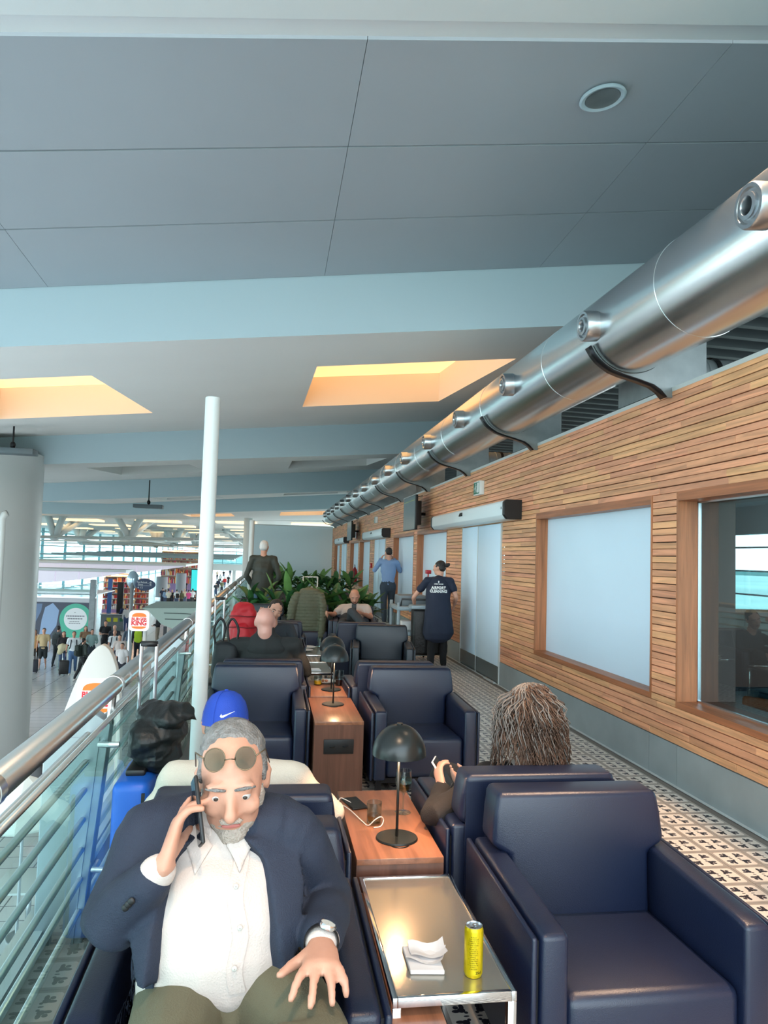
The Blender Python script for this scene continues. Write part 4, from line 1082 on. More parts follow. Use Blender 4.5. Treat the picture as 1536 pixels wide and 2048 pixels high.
# things on the hall floor beside the lounge
t = thing('round_bin', 'black round bin with a pink stripe far below the handrail', 'bin', (*atz(85, 1530, -2.75).xy, HZ))
MB().lathe([(.22, 0), (.24, .9), (.2, .95), (.001, .95)], n=28).build('bin_body', M_black, t, smooth=40); MB().lathe([(.243, .62), (.243, .72), (.238, .72)], n=28).build('pink_stripe', mat('pink', (214, 40, 100), .4), t)
for i, (px, py) in enumerate([(60, 1760), (40, 1960), (120, 1640)]):
    p = atz(px, py, HZ + .74); t = thing('hall_table', ['white square table seen through the lowest rods', 'white table at the bottom left beyond the rods', 'white table beside the black bin'][i], 'table', (p.x, p.y, HZ), group='white tables below the balustrade')
    bxo('table_top', -.4, .4, -.4, .4, .71, .74, M_white, t, .006); MB().tube([(0, 0, .02), (0, 0, .71)], .035, 12).build('pedestal', M_steel, t, smooth=True); MB().lathe([(.26, 0), (.26, .015), (.03, .03)], n=24).build('base_disc', M_steel, t)
p = atz(48, 1610, -1.6); t = thing('white_parasol', 'small white fabric parasol below the handrail at the left edge', 'parasol', (p.x, p.y, HZ))
MB().lathe([(.75, 1.95), (.55, 2.1), (.3, 2.28), (.01, 2.42), (.01, 2.40), (.74, 1.93)], n=9).build('parasol_cloth', mat('linen_white', (232, 236, 230), .8), t); MB().tube([(0, 0, 0), (0, 0, 2.4)], .02, 8).build('pole', M_steel, t); MB().lathe([(.2, 0), (.2, .06), (.03, .07)], n=20).build('foot_disc', M_dark, t)

# room behind the first window
rm = tag(bxo('wall_room_back', 3.5, 9.2, 32.9, 33.0, 0, 2.9, mat('room_brown', (86, 54, 42), .5)), kind='structure')
tag(bxo('floor_room', 3.12, 9.3, 1.0, 33, -.3, -.002, mat('room_floor', (120, 120, 118), .3)), kind='structure')
tag(bxo('ceiling_room', 3.14, 9.2, 1.0, 33, 2.78, 2.9, mat('room_ceiling', (120, 122, 124), .6)), kind='structure')
tag(bxo('wall_room_bulkhead', 9.0, 9.2, 1, 60, 2.25, 2.95, mat('room_bulkhead', (130, 134, 136), .6)), kind='structure')
tag(bxo('wall_room_sill', 9.0, 9.2, 1, 60, HZ, .72, mat('room_sill', (170, 176, 178), .6)), kind='structure')
facade('window_facade_room', (9.1, 1, 0), (9.1, 60, 0), .72, 2.25, 2.2, (1.1, 1.55, 2.0), .022)
t = thing('wood_screen', 'dark brown wooden screen inside the room behind the first window', 'partition', (5.6, 9.0, 0)); bxo('screen_board', -1.6, 2.2, -.03, .03, .05, 1.02, mat('screen_brown', (96, 54, 38), .5), t); bxo('screen_cap', -1.62, 2.22, -.045, .045, 1.02, 1.06, M_jamb, t); bxo('foot_rail', -1.6, 2.2, -.06, .06, 0, .05, M_dark, t)
M_or = mat('orange_leather', (206, 96, 40), .4)
t = thing('lounge_chair', 'orange shell chair behind the glass of the first window', 'chair', (4.75, 6.2, 0))
MB().prism([(-.32, .0), (-.32, .70), (-.24, .72), (-.2, .44), (.28, .40), (.3, .1), (.24, .0), (.2, .32), (-.2, .34)], 'X', -.3, .3, .03, 3).build('chair_shell', M_or, t, smooth=40)
MB().rbox(-.26, .26, -.2, .26, .40, .47, .02).build('seat_pad', mat('pad_teal', (40, 70, 78), .6), t, smooth=40)
t = thing('dining_chair', 'dark chair with pale metal frame at the right edge behind the glass', 'chair', (5.05, 5.55, 0))
MB().rbox(-.22, .22, -.22, .22, .42, .48, .015).build('seat', M_black, t, smooth=40); MB().rbox(-.22, .22, .19, .24, .5, .9, .02).build('backrest', mat('chair_teal_dark', (26, 46, 54), .5), t, smooth=40)
for sx in (-.2, .2):
    for sy in (-.2, .2): MB().tube([(sx, sy, 0), (sx, sy, .42)], .012, 8).build('leg', M_chrome, t, smooth=True)
# ------------------------------------------------------------------ people
def sweep(mb, pts, rads, side=(1, 0, 0), n=12, k=3):
    """closed tube through pts; rads = (a along side, b across) per point"""
    P = [Vector(p) for p in pts]; Rr = [(r, r) if isinstance(r, (int, float)) else r for r in rads]
    if k > 1 and len(P) > 2:
        Q, RR = [], []; PP = [P[0] * 2 - P[1]] + P + [P[-1] * 2 - P[-2]]
        for i in range(1, len(PP) - 2):
            for j in range(k):
                u = j / k; a, b_, c, d = PP[i - 1:i + 3]
                Q.append(.5 * ((2 * b_) + (c - a) * u + (2 * a - 5 * b_ + 4 * c - d) * u * u + (3 * b_ - a - 3 * c + d) * u ** 3))
                r0, r1 = Rr[i - 1], Rr[i]; w = u * u * (3 - 2 * u); RR.append((r0[0] * (1 - w) + r1[0] * w, r0[1] * (1 - w) + r1[1] * w))
        Q.append(P[-1]); RR.append(Rr[-1]); P, Rr = Q, RR
    t0 = (P[1] - P[0]).normalized(); t1 = (P[-1] - P[-2]).normalized()
    r0 = min(Rr[0]); r1 = min(Rr[-1])
    P = [P[0] - t0 * r0 * .9, P[0] - t0 * r0 * .55] + P + [P[-1] + t1 * r1 * .55, P[-1] + t1 * r1 * .9]
    Rr = [(Rr[0][0] * .4, Rr[0][1] * .4), (Rr[0][0] * .82, Rr[0][1] * .82)] + Rr + [(Rr[-1][0] * .82, Rr[-1][1] * .82), (Rr[-1][0] * .4, Rr[-1][1] * .4)]
    vs = []; S = Vector(side); m = len(P); prev = None
    for i, p in enumerate(P):
        t = (P[min(i + 1, m - 1)] - P[max(i - 1, 0)]).normalized()
        s = S - t * S.dot(t)
        if s.length < .3 and prev is not None: s = prev - t * prev.dot(t)
        s.normalize(); prev = s; w = t.cross(s)
        for q in range(n):
            a = 2 * PI * q / n; vs.append(p + s * math.cos(a) * Rr[i][0] + w * math.sin(a) * Rr[i][1])
    fs = [(i * n + q, i * n + (q + 1) % n, (i + 1) * n + (q + 1) % n, (i + 1) * n + q) for i in range(m - 1) for q in range(n)]
    fs += [tuple(range(n))[::-1], tuple((m - 1) * n + q for q in range(n))]
    mb.add(vs, fs); return mb


def remesh(mb, name, m, parent, vox, smooth=3, wr=0, wf=14, seed=0, fold=None):
    """fuse everything in mb into one continuous skin"""
    me = mb.mesh(name, False); bm = bmesh.new(); bm.from_mesh(me); bmesh.ops.recalc_face_normals(bm, faces=bm.faces[:]); bm.to_mesh(me); bm.free()
    o = bpy.data.objects.new(name, me); COL.objects.link(o)
    md = o.modifiers.new('r', 'REMESH'); md.mode = 'VOXEL'; md.voxel_size = vox
    if smooth: ms = o.modifiers.new('s', 'SMOOTH'); ms.factor = .5; ms.iterations = smooth
    dg = bpy.context.evaluated_depsgraph_get(); out = bpy.data.meshes.new_from_object(o.evaluated_get(dg)); bpy.data.objects.remove(o)
    if wr or fold:
        out.update(); nv = len(out.vertices); co = np.empty(nv * 3, 'f'); no = np.empty(nv * 3, 'f'); out.vertices.foreach_get('co', co); out.vertices.foreach_get('normal', no) if hasattr(out.vertices[0], 'normal') else None
        co = co.reshape(-1, 3); no = no.reshape(-1, 3); d = np.zeros(nv)
        if wr:
            for i in range(nv):
                c = co[i]; d[i] = noise.noise((c[0] * wf + seed, c[1] * wf, c[2] * wf * .7)) * wr + noise.noise((c[0] * wf * .3, c[1] * wf * .3 + seed, c[2] * wf * 1.1)) * wr
        if fold: d += fold(co)
        co += no * d[:, None]; out.vertices.foreach_set('co', co.ravel()); out.update()
    out.shade_smooth(); out.materials.clear()
    return link(name, out, m, parent)


class Frame:
    def __init__(s, o, f, u): s.o = Vector(o); s.f = Vector(f).normalized(); s.r = s.f.cross(Vector(u)).normalized(); s.u = s.r.cross(s.f).normalized()
    def p(s, r, f, u, k=1.0): return s.o + (s.r * r + s.f * f + s.u * u) * k
    def M(s): return Matrix((s.r, s.f, s.u)).transposed()


def head_prims(mb, H, k=1.0, detail=True, jaw=1.0):
    """H: head frame at head centre; r = person's right, f forward, u up"""
    M = H.M(); E = lambda c, r, n=16, m=12: mb.ell(H.p(*c, k), [q * k for q in r], n, m, M)
    E((0, -.012, .035), (.076, .096, .086)); E((0, .02, .0), (.068, .078, .085)); E((0, .035, -.058), (.056 * jaw, .056, .056))
    E((0, .068, -.088), (.028 * jaw, .024, .022))
    if detail:
        sweep(mb, [H.p(0, .088, .022, k), H.p(0, .104, -.005, k), H.p(0, .112, -.024, k)], [.010 * k, .012 * k, .016 * k], H.r, 10, 2)
        for s in (-1, 1):
            E((s * .012, .098, -.030), (.010, .010, .008), 8, 6)
            E((s * .078, -.008, -.002), (.010, .018, .032), 10, 8); E((s * .084, -.014, .014), (.007, .014, .016), 8, 6)
            E((s * .032, .084, .036), (.026, .014, .009), 10, 6); E((s * .032, .0800, .0195), (.0165, .0145, .0085), 12, 8); E((s * .032, .0785, .0015), (.016, .0115, .0055), 12, 8); E((s * .040, .070, -.018), (.026, .024, .024), 10, 8)
        E((0, .090, -.048), (.024, .012, .006), 12, 6); E((0, .087, -.060), (.021, .012, .007), 12, 6)
    else:
        E((0, .10, -.012), (.014, .018, .022), 8, 6)
        for s in (-1, 1): E((s * .078, -.008, 0), (.010, .018, .03), 8, 6)


def hand_prims(mb, w, d, nrm, side, k=1.0, curl=.3, spread=.08, thumb=(.7, .3), L=1.0, curls=None):
    """w wrist, d pointing direction, nrm palm normal (palm faces +nrm), side=+1: thumb on d x nrm side"""
    w = Vector(w); d = Vector(d).normalized(); nrm = Vector(nrm); nrm = (nrm - d * nrm.dot(d)).normalized(); s = d.cross(nrm) * side
    P = lambda a, b_, c: w + (d * a + s * b_ + nrm * c) * k
    sweep(mb, [P(-.01, 0, 0), P(.03, .0, 0), P(.085, .002, 0)], [(.027 * k, .019 * k), (.037 * k, .017 * k), (.040 * k, .014 * k)], s, 12, 2)
    for i in range(4):
        off = (.030, .010, -.010, -.029)[i]; ln = (.072, .080, .074, .058)[i] * L
        base = P(.084 - abs(off) * .12, off, 0); a = math.atan2(off, .09) * spread * 6; c = curls[i] if curls else curl
        dd = (d * math.cos(a) + s * math.sin(a)); pts = [base - dd * .012 * k]; pts.append(base); ang = 0; p = base
        for j, f in enumerate((.45, .31, .24)):
            ang += c * (1.0, 1.25, .8)[j]; p = p + (dd * math.cos(ang) + nrm * math.sin(ang)) * ln * f * k; pts.append(p)
        sweep(mb, pts, [.0105 * k, .0105 * k, .0100 * k, .0094 * k, .0086 * k], s, 9, 2)
    t0 = P(.022, .022, .006); dt = (d * math.cos(thumb[0]) + s * math.sin(thumb[0]) + nrm * thumb[1]).normalized()
    dt2 = (dt + d * .25).normalized()
    sweep(mb, [t0 - dt * .01 * k, t0 + dt * .03 * k, t0 + dt * .056 * k + dt2 * .004 * k, t0 + dt * .058 * k + dt2 * .028 * k], [.017 * k, .0135 * k, .011 * k, .009 * k], s, 9, 2)


def person(lab, J, mats, h=1.75, vox=.012, hairf=None, sleeves='long', fat=1.0, belly=0.0, detail=True, group=None, wr=.004, shorts=False, sh_w=1.0, skip_feet=False, name='person', jaw=1.0, cat='person', top_name='shirt', hands=None, neck_r=.056, jacket=None, lap=False):
    """J: joints in world space. mats: dict skin, top, legs, shoe, hair"""
    base = Vector(J['base']); k = h / 1.75; t = thing(name, lab, cat, base, group=group)
    for q in list(J):
        if q in ('base', 'fw') or isinstance(J[q], Frame) or J[q] is None or q.startswith('_'): continue
        J[q] = Vector(J[q]) - base
    H = J['head']; H = Frame(H.o - base, H.f, H.u)
    side = (J['shR'] - J['shL']).normalized(); shc = (J['shR'] + J['shL']) / 2; pel = (J['hipR'] + J['hipL']) / 2
    fw = J['fw']
    spine = [pel + Vector((0, 0, .015 * k)), pel.lerp(shc, .3), pel.lerp(shc, .65), shc - (shc - pel).normalized() * .02]
    spine = [s_ + fw * (belly * (.3, 1, .5, 0)[i]) for i, s_ in enumerate(spine)]
    sw = sh_w
    tr = [(.150 * k * fat, .108 * k * fat), (.142 * k * fat, .104 * k * (fat + belly * 2.2)), (.160 * k * sw, .112 * k * fat), (.150 * k * sw, .078 * k)]
    def torso(mb, inf): sweep(mb, spine, [(a + inf, b_ + inf) for a, b_ in tr], side, 18, 4)
    def shoulders(mb, inf):
        for s_ in ('R', 'L'): sweep(mb, [shc.lerp(J['sh' + s_], .2), J['sh' + s_]], [(.062 * k + inf), .056 * k + inf], (0, 0, 1), 12, 1)
        sweep(mb, [shc + Vector((0, 0, -.02)), shc + Vector((0, 0, .045 * k))], [(.10 * k + inf, .06 * k + inf), (.055 * k + inf, .05 * k + inf)], side, 14, 1)
    def arm(mb, s_, inf, frac=1.0, hand=False):
        S, E_, Wr = J['sh' + s_], J['el' + s_], J['wr' + s_]
        if frac >= 1: sweep(mb, [S, S.lerp(E_, .5), E_, E_.lerp(Wr, .35), Wr], [.055 * k + inf, .047 * k + inf, .042 * k + inf * 1.1, .041 * k + inf, (.030 * k + inf * 1.1, .024 * k + inf * 1.1)], side, 12, 3)
        else: sweep(mb, [S, S.lerp(E_, frac)], [.056 * k + inf, .050 * k + inf * 1.3], side, 12, 1)
    def leg(mb, s_, inf, frac=1.0):
        Hp, Kn, An = J['hip' + s_], J['kn' + s_], J['an' + s_]
        if frac >= 1: sweep(mb, [Hp, Hp.lerp(Kn, .45), Kn, Kn.lerp(An, .35), An], [.090 * k * fat + inf, .078 * k * fat + inf, .058 * k + inf, .057 * k + inf, .040 * k + inf * 1.4], side, 14, 3)
        else: sweep(mb, [Hp, Hp.lerp(Kn, .5), Hp.lerp(Kn, .92)], [.090 * k * fat + inf, .08 * k + inf, .068 * k + inf * 1.3], side, 14, 2)
    b = MB(); torso(b, -.012); shoulders(b, -.010)
    neck = H.p(0, -.022, -.07, k)
    sweep(b, [shc + Vector((0, 0, .0)), shc.lerp(neck, .55), neck, H.p(0, -.015, -.02, k)], [.062 * k, neck_r * k, neck_r * k, neck_r * k], side, 14, 2)
    head_prims(b, H, k, detail, jaw)
    for s_ in 'RL':
        arm(b, s_, -.004); leg(b, s_, -.010)
        Wr = J['wr' + s_]; dd = (Wr - J['el' + s_]).normalized()
        hs = (hands or {}).get(s_)
        if hs: hand_prims(b, Wr + Vector(hs.get('off', (0, 0, 0))), hs['d'], hs['n'], hs['s'], k, hs.get('curl', .3), hs.get('spread', .08), hs.get('thumb', (.7, .3)), curls=hs.get('curls'))
        elif detail: hand_prims(b, Wr, dd + Vector((0, 0, -.1)), side * (1 if s_ == 'L' else -1), 1 if s_ == 'L' else -1, k, .35)
        else: sweep(b, [Wr, Wr + dd * .09 * k, Wr + dd * .16 * k], [(.03 * k, .02 * k), (.038 * k, .018 * k), (.02 * k, .012 * k)], fw, 8, 1)
        if not skip_feet and J.get('to' + s_) is not None: sweep(b, [J['an' + s_] + Vector((0, 0, -.02)), J['to' + s_]], [.034 * k, .026 * k], side, 8, 1)
    remesh(b, 'body', mats['skin'], t, vox, 2)
    b = MB(); torso(b, .008); shoulders(b, .008)
    fr = {'long': 1.0, 'short': .55, 'none': 0}[sleeves]
    for s_ in 'RL':
        if fr: arm(b, s_, .009, fr)
    remesh(b, top_name, mats['top'], t, vox, 3, wr, seed=hash(lab) % 50)
    b = MB(); sweep(b, [pel + Vector((0, 0, .07 * k)), pel - Vector((0, 0, .06 * k))], [(.150 * k * fat + .012, .108 * k * fat + .012 + belly * .6), (.150 * k * fat + .004, .105 * k * fat)], side, 16, 1)
    if lap: b.ell(pel + fw * .145 + Vector((0, 0, .0)), (.15 * k * fat, .14, .105), 18, 12)
    for s_ in 'RL': leg(b, s_, .010, .5 if shorts else 1.0)
    remesh(b, 'shorts' if shorts else 'trousers', mats['legs'], t, vox, 3, wr * .8, seed=3)
    if not skip_feet:
        for s_ in 'RL':
            A, T = J['an' + s_], J['to' + s_]
            if T is None: continue
            b = MB(); hl = A - (T - A).normalized() * .05; hl.z = T.z; sweep(b, [hl, A.lerp(T, .45) + Vector((0, 0, -.012)), T], [(.036 * k, .034 * k), (.044 * k, .036 * k), (.040 * k, .026 * k)], side, 12, 3)
            sweep(b, [A, Vector((A.x, A.y, T.z))], [.036 * k, .036 * k], side, 10, 1)
            remesh(b, 'shoe', mats['shoe'], t, vox, 2)
    if jacket:
        b = MB(); jm = jacket['mat']; Lv = 16; PS = [pel - (shc - pel).normalized() * jacket.get('tail', .10)] + spine[0:4] + [shc + Vector((0, 0, .035))]; RT = [(tr[0][0] + .075, tr[0][1] + .05)] + [(a_ + .014, b__ + .004) for a_, b__ in tr] + [(.10 * k, .062 * k)]
        def at_l(u):
            x = u * (len(PS) - 1); i = min(int(x), len(PS) - 2); w = x - i; w2 = w
            return PS[i].lerp(PS[i + 1], w2), (RT[i][0] * (1 - w) + RT[i + 1][0] * w, RT[i][1] * (1 - w) + RT[i + 1][1] * w)
        def shell(i0, i1, o0, o1, th0, th1, u0=0, u1=1, side_only=None):
            rows = []; NA = 26
            for l in range(Lv + 1):
                u = u0 + (u1 - u0) * l / Lv; c, (ra, rb) = at_l(u); thA = th0(u); thB = th1(u); row = []
                for inf in (i0, o0): pass
                for inf in (i0, o0):
                    for q in range(NA + 1):
                        ph = thA + (thB - thA) * q / NA; v = c + side * (-math.sin(ph)) * (ra + inf) * (1 if side_only is None else side_only) + fw * math.cos(ph) * (rb + inf); row.append(v)
                rows.append(row)
            vs = [v for r_ in rows for v in r_]; W_ = 2 * (NA + 1); fs = []
            for l in range(Lv):
                for q in range(NA):
                    a = l * W_ + q; fs.append((a, a + 1, a + W_ + 1, a + W_)); a += NA + 1; fs.append((a + 1, a, a + W_, a + W_ + 1))
                a = l * W_; fs.append((a, a + W_, a + W_ + NA + 1, a + NA + 1)); a += NA; fs.append((a + W_, a, a + NA + 1, a + W_ + NA + 1))
            for l in (0, Lv):
                for q in range(NA):
                    a = l * W_ + q; fs.append((a, a + NA + 1, a + NA + 2, a + 1))
            b.add(vs, fs)
        op = jacket['open']
        shell(.004, .050, 0, 0, op, lambda u: 2 * PI - op(u))
        for s_ in (1, -1): shell(.046, .064, 0, 0, lambda u: op(u) - .03, lambda u: op(u) + .42 * max(0, min(1, (u - .38) * 3)) + .02, .42, .97, s_)
        sweep(b, [J['shR'].lerp(shc, .1) - fw * .03, shc - fw * .045 + Vector((0, 0, .012)), J['shL'].lerp(shc, .1) - fw * .03], [.078 * k, (.075 * k, .06 * k), .078 * k], (0, 0, 1), 16, 3)
        for s_ in 'RL': sweep(b, [shc.lerp(J['sh' + s_], .52) + Vector((0, 0, .02)), J['sh' + s_]], [.066 * k, .078 * k], (0, 0, 1), 14, 1)
        for s_ in 'RL':
            S, E_, Wr = J['sh' + s_], J['el' + s_], J['wr' + s_]; We = Wr + (E_ - Wr).normalized() * .055
            sweep(b, [shc.lerp(S, .45), S, S.lerp(E_, .5), E_, E_.lerp(We, .4), We], [.080 * k, .078 * k, .070 * k, .064 * k, .058 * k, .047 * k], side, 16, 3)
        remesh(b, 'blazer', jm, t, vox, 3, .006, 10, seed=4)
        for s_ in 'RL':
            E_, Wr = J['el' + s_], J['wr' + s_]; dd = (Wr - E_).normalized(); b = MB(); sweep(b, [Wr - dd * .08, Wr - dd * .022], [(.040, .036), (.040, .034)], side, 18, 1); remesh(b, 'shirt_cuff', mats['top'], t, .005, 2)
    if hairf: hairf(t, H, k, mats['hair'], vox)
    return t, H, k


def hair_short(t, H, k, m, vox, thick=1.0, front=.0, bald=False):
    b = MB(); M = H.M()
    if not bald:
        b.ell(H.p(0, -.024 + front, .052, k), (.078 * k * thick, .092 * k * thick, .078 * k * thick), 18, 12, M)
    b.ell(H.p(0, -.055, .0, k), (.073 * k, .058 * k, .062 * k), 16, 10, M)
    for s in (-1, 1): b.ell(H.p(s * .072, -.002, .03, k), (.009 * k, .030 * k, .035 * k), 10, 8, M)
    remesh(b, 'hair', m, t, max(vox * .8, .006), 2, .004, 60)


def hair_long(t, H, k, m, vox):
    b = MB(); M = H.M(); b.ell(H.p(0, -.028, .048, k), (.084 * k, .094 * k, .082 * k), 16, 12, M)
    sweep(b, [H.p(0, -.06, .03, k), H.p(0, -.075, -.08, k), H.p(0, -.065, -.19, k)], [(.075 * k, .045 * k), (.08 * k, .04 * k), (.06 * k, .025 * k)], H.r, 14, 2)
    for s in (-1, 1): sweep(b, [H.p(s * .07, .0, .03, k), H.p(s * .078, .01, -.07, k), H.p(s * .075, .02, -.16, k)], [.022 * k, .024 * k, .014 * k], H.f, 8, 2)
    remesh(b, 'hair', m, t, max(vox * .8, .008), 2, .005, 40)


def stand(x, y, z, h, yaw, stride=.0, arms='down', lean=0, head_yaw=0, head_pitch=0):
    """yaw 0 faces the camera (-Y); returns joints"""
    k = h; f = Vector((math.sin(yaw) * 1, -math.cos(yaw), 0)); r = f.cross(Vector((0, 0, 1))); u = Vector((0, 0, 1)); B = Vector((x, y, z))
    P = lambda a, b_, c: B + r * a * k + f * (b_ * k + lean * max(0, c - .5) * k) + u * c * k
    J = {'base': B, 'hipR': P(.052, 0, .51), 'hipL': P(-.052, 0, .51), 'shR': P(.108, 0, .81), 'shL': P(-.108, 0, .81)}
    s = stride
    for q, sg, st in (('R', 1, s), ('L', -1, -s)):
        J['kn' + q] = P(sg * .055, st * .5 + .012, .275); J['an' + q] = P(sg * .058, st - (.03 if st < 0 else 0), .045 + (.03 if st < -.05 else 0)); J['to' + q] = P(sg * .068, st + .10, .016)
        a = arms if isinstance(arms, str) else arms[0 if q == 'R' else 1]
        if a == 'down': J['el' + q] = P(sg * .145, -.015 - st * .4, .63); J['wr' + q] = P(sg * .150, .035 - st * .8, .49)
        elif a == 'ear': J['el' + q] = P(sg * .17, .07, .70); J['wr' + q] = P(sg * .085, .085, .85)
        elif a == 'front': J['el' + q] = P(sg * .140, .01, .64); J['wr' + q] = P(sg * .05, .14, .66)
        elif a == 'bent': J['el' + q] = P(sg * .155, -.02, .64); J['wr' + q] = P(sg * .10, .12, .60)
        elif a == 'chin': J['el' + q] = P(sg * .13, .05, .66); J['wr' + q] = P(sg * .03, .10, .80)
        elif a == 'pocket': J['el' + q] = P(sg * .165, -.03, .64); J['wr' + q] = P(sg * .105, .02, .52)
    fh = (f * math.cos(head_yaw) + r * math.sin(head_yaw)); fh = (fh + u * math.tan(head_pitch)).normalized()
    J['head'] = Frame(P(0, .012 + lean * .1, .925), fh, u); J['fw'] = f
    return J


SK = [M_skin, M_skin2]
def cloth(name, rgb, rough=.85, bump=.25, bs=220): return mat('cloth_' + name, rgb, rough, bump=bump, bscale=bs)
M_hd = mat('hair_dark', (34, 28, 26), .5, bump=.6, bscale=180, stretch=(1, 1, .2)); M_hbr = mat('hair_brown', (86, 62, 44), .5, bump=.6, bscale=180, stretch=(1, 1, .2)); M_hbl = mat('hair_blond', (200, 170, 120), .5, bump=.5, bscale=180)
M_hgr = mat('hair_grey', (120, 118, 116), .6, bump=.8, bscale=160, var=.4, vscale=40); M_hwh = mat('hair_white', (210, 210, 208), .6, bump=.5, bscale=160)
M_shoe = mat('shoe_dark', (40, 38, 38), .5); M_shoew = mat('shoe_white', (214, 212, 206), .5)
# ---- crowd in the hall
def Q(px, py): p = atz(px, py, HZ); return p.x, p.y
crowd = [
 # label, px, py(feet), h, yaw, arms, stride, top, legs, sleeves, shorts, hair, extra
 ('person in a tan short-sleeved shirt and dark shorts walking forward', 84, 1339, 1.78, .1, 'down', .06, (196, 172, 132), (44, 50, 54), 'short', True, 'd', None),
 ('person in dark grey seen from behind with a grey backpack', 113, 1333, 1.8, PI - .2, 'down', .07, (92, 102, 106), (48, 54, 60), 'long', False, 'd', 'pack_grey'),
 ('person in a black top holding a beige puffer jacket', 124, 1340, 1.66, .15, 'front', .03, (40, 38, 42), (70, 88, 120), 'long', False, 'lb', 'jacket_beige'),
 ('person in a white T-shirt and jeans with a small black suitcase', 144, 1349, 1.8, .25, 'down', .08, (226, 232, 236), (78, 110, 150), 'short', False, 'd', 'strap'),
 ('person with long light brown hair and a bronze top', 168, 1325, 1.68, .3, 'front', .0, (150, 118, 92), (50, 50, 56), 'short', False, 'lb', None),
 ('person with short dark hair in a pale teal blouse', 181, 1330, 1.62, .4, 'bent', .0, (150, 180, 178), (60, 70, 80), 'long', False, 'd', None),
 ('person in black with a green rucksack striding to the left', 163, 1362, 1.7, 2.3, 'bent', .12, (70, 80, 76), (36, 38, 42), 'long', False, 'd', 'pack_black'),
 ('person in a black T-shirt and black cap with crossed arms', 208, 1318, 1.84, .1, 'front', .0, (26, 28, 32), (34, 36, 40), 'short', False, 'd', None),
 ('older person with thin hair in a dark jacket', 226, 1326, 1.76, .1, 'down', .02, (44, 48, 58), (40, 44, 52), 'long', False, 'n', None),
 ('person with a shaved head in a white T-shirt with backpack straps', 226, 1341, 1.76, .0, 'down', .04, (224, 226, 228), (60, 66, 80), 'short', False, 'n', 'strap'),
 ('person with dark curly hair and sunglasses beside the pointed totem', 236, 1352, 1.72, .0, 'down', .03, (214, 200, 194), (50, 54, 66), 'short', False, 'd', None),
 ('person with short black hair in white, lowest by the pointed totem', 241, 1372, 1.66, -.2, 'down', .0, (226, 222, 222), (48, 50, 60), 'short', False, 'd', None),
 ('blonde person in a denim jacket and pale dress', 256, 1322, 1.68, .2, 'down', .03, (98, 118, 138), (206, 208, 200), 'long', False, 'lbl', None),
 ('worker in a bright yellow-green vest below the rounded burger sign', 274, 1324, 1.8, PI, 'down', .03, (44, 52, 60), (38, 44, 56), 'long', False, 'd', 'vest'),
 ('person in a tan jacket cut by the thick column', 66, 1338, 1.7, .2, 'down', .04, (196, 150, 100), (60, 54, 50), 'long', False, 'lb', None),
 ('person in a navy coat at the grey service counter', 246, 1262, 1.72, PI + .5, 'bent', .0, (40, 60, 100), (66, 90, 130), 'long', False, 'lbl', None),
 ('person in white and jeans beside the grey service counter', 252, 1263, 1.66, PI + .2, 'down', .0, (214, 214, 214), (60, 80, 120), 'long', False, 'd', None),
 ('person in a black jacket under the mint kiosk roof', 314, 1290, 1.8, -1.2, 'bent', .0, (24, 26, 30), (120, 110, 96), 'long', False, 'd', None),
 ('person at the goods shop shelves in a cream top', 232, 1240, 1.7, PI, 'down', .0, (226, 206, 176), (180, 120, 110), 'long', False, 'd', None),
]
HM = {'d': M_hd, 'lb': M_hbr, 'lbl': M_hbl, 'n': M_hgr}
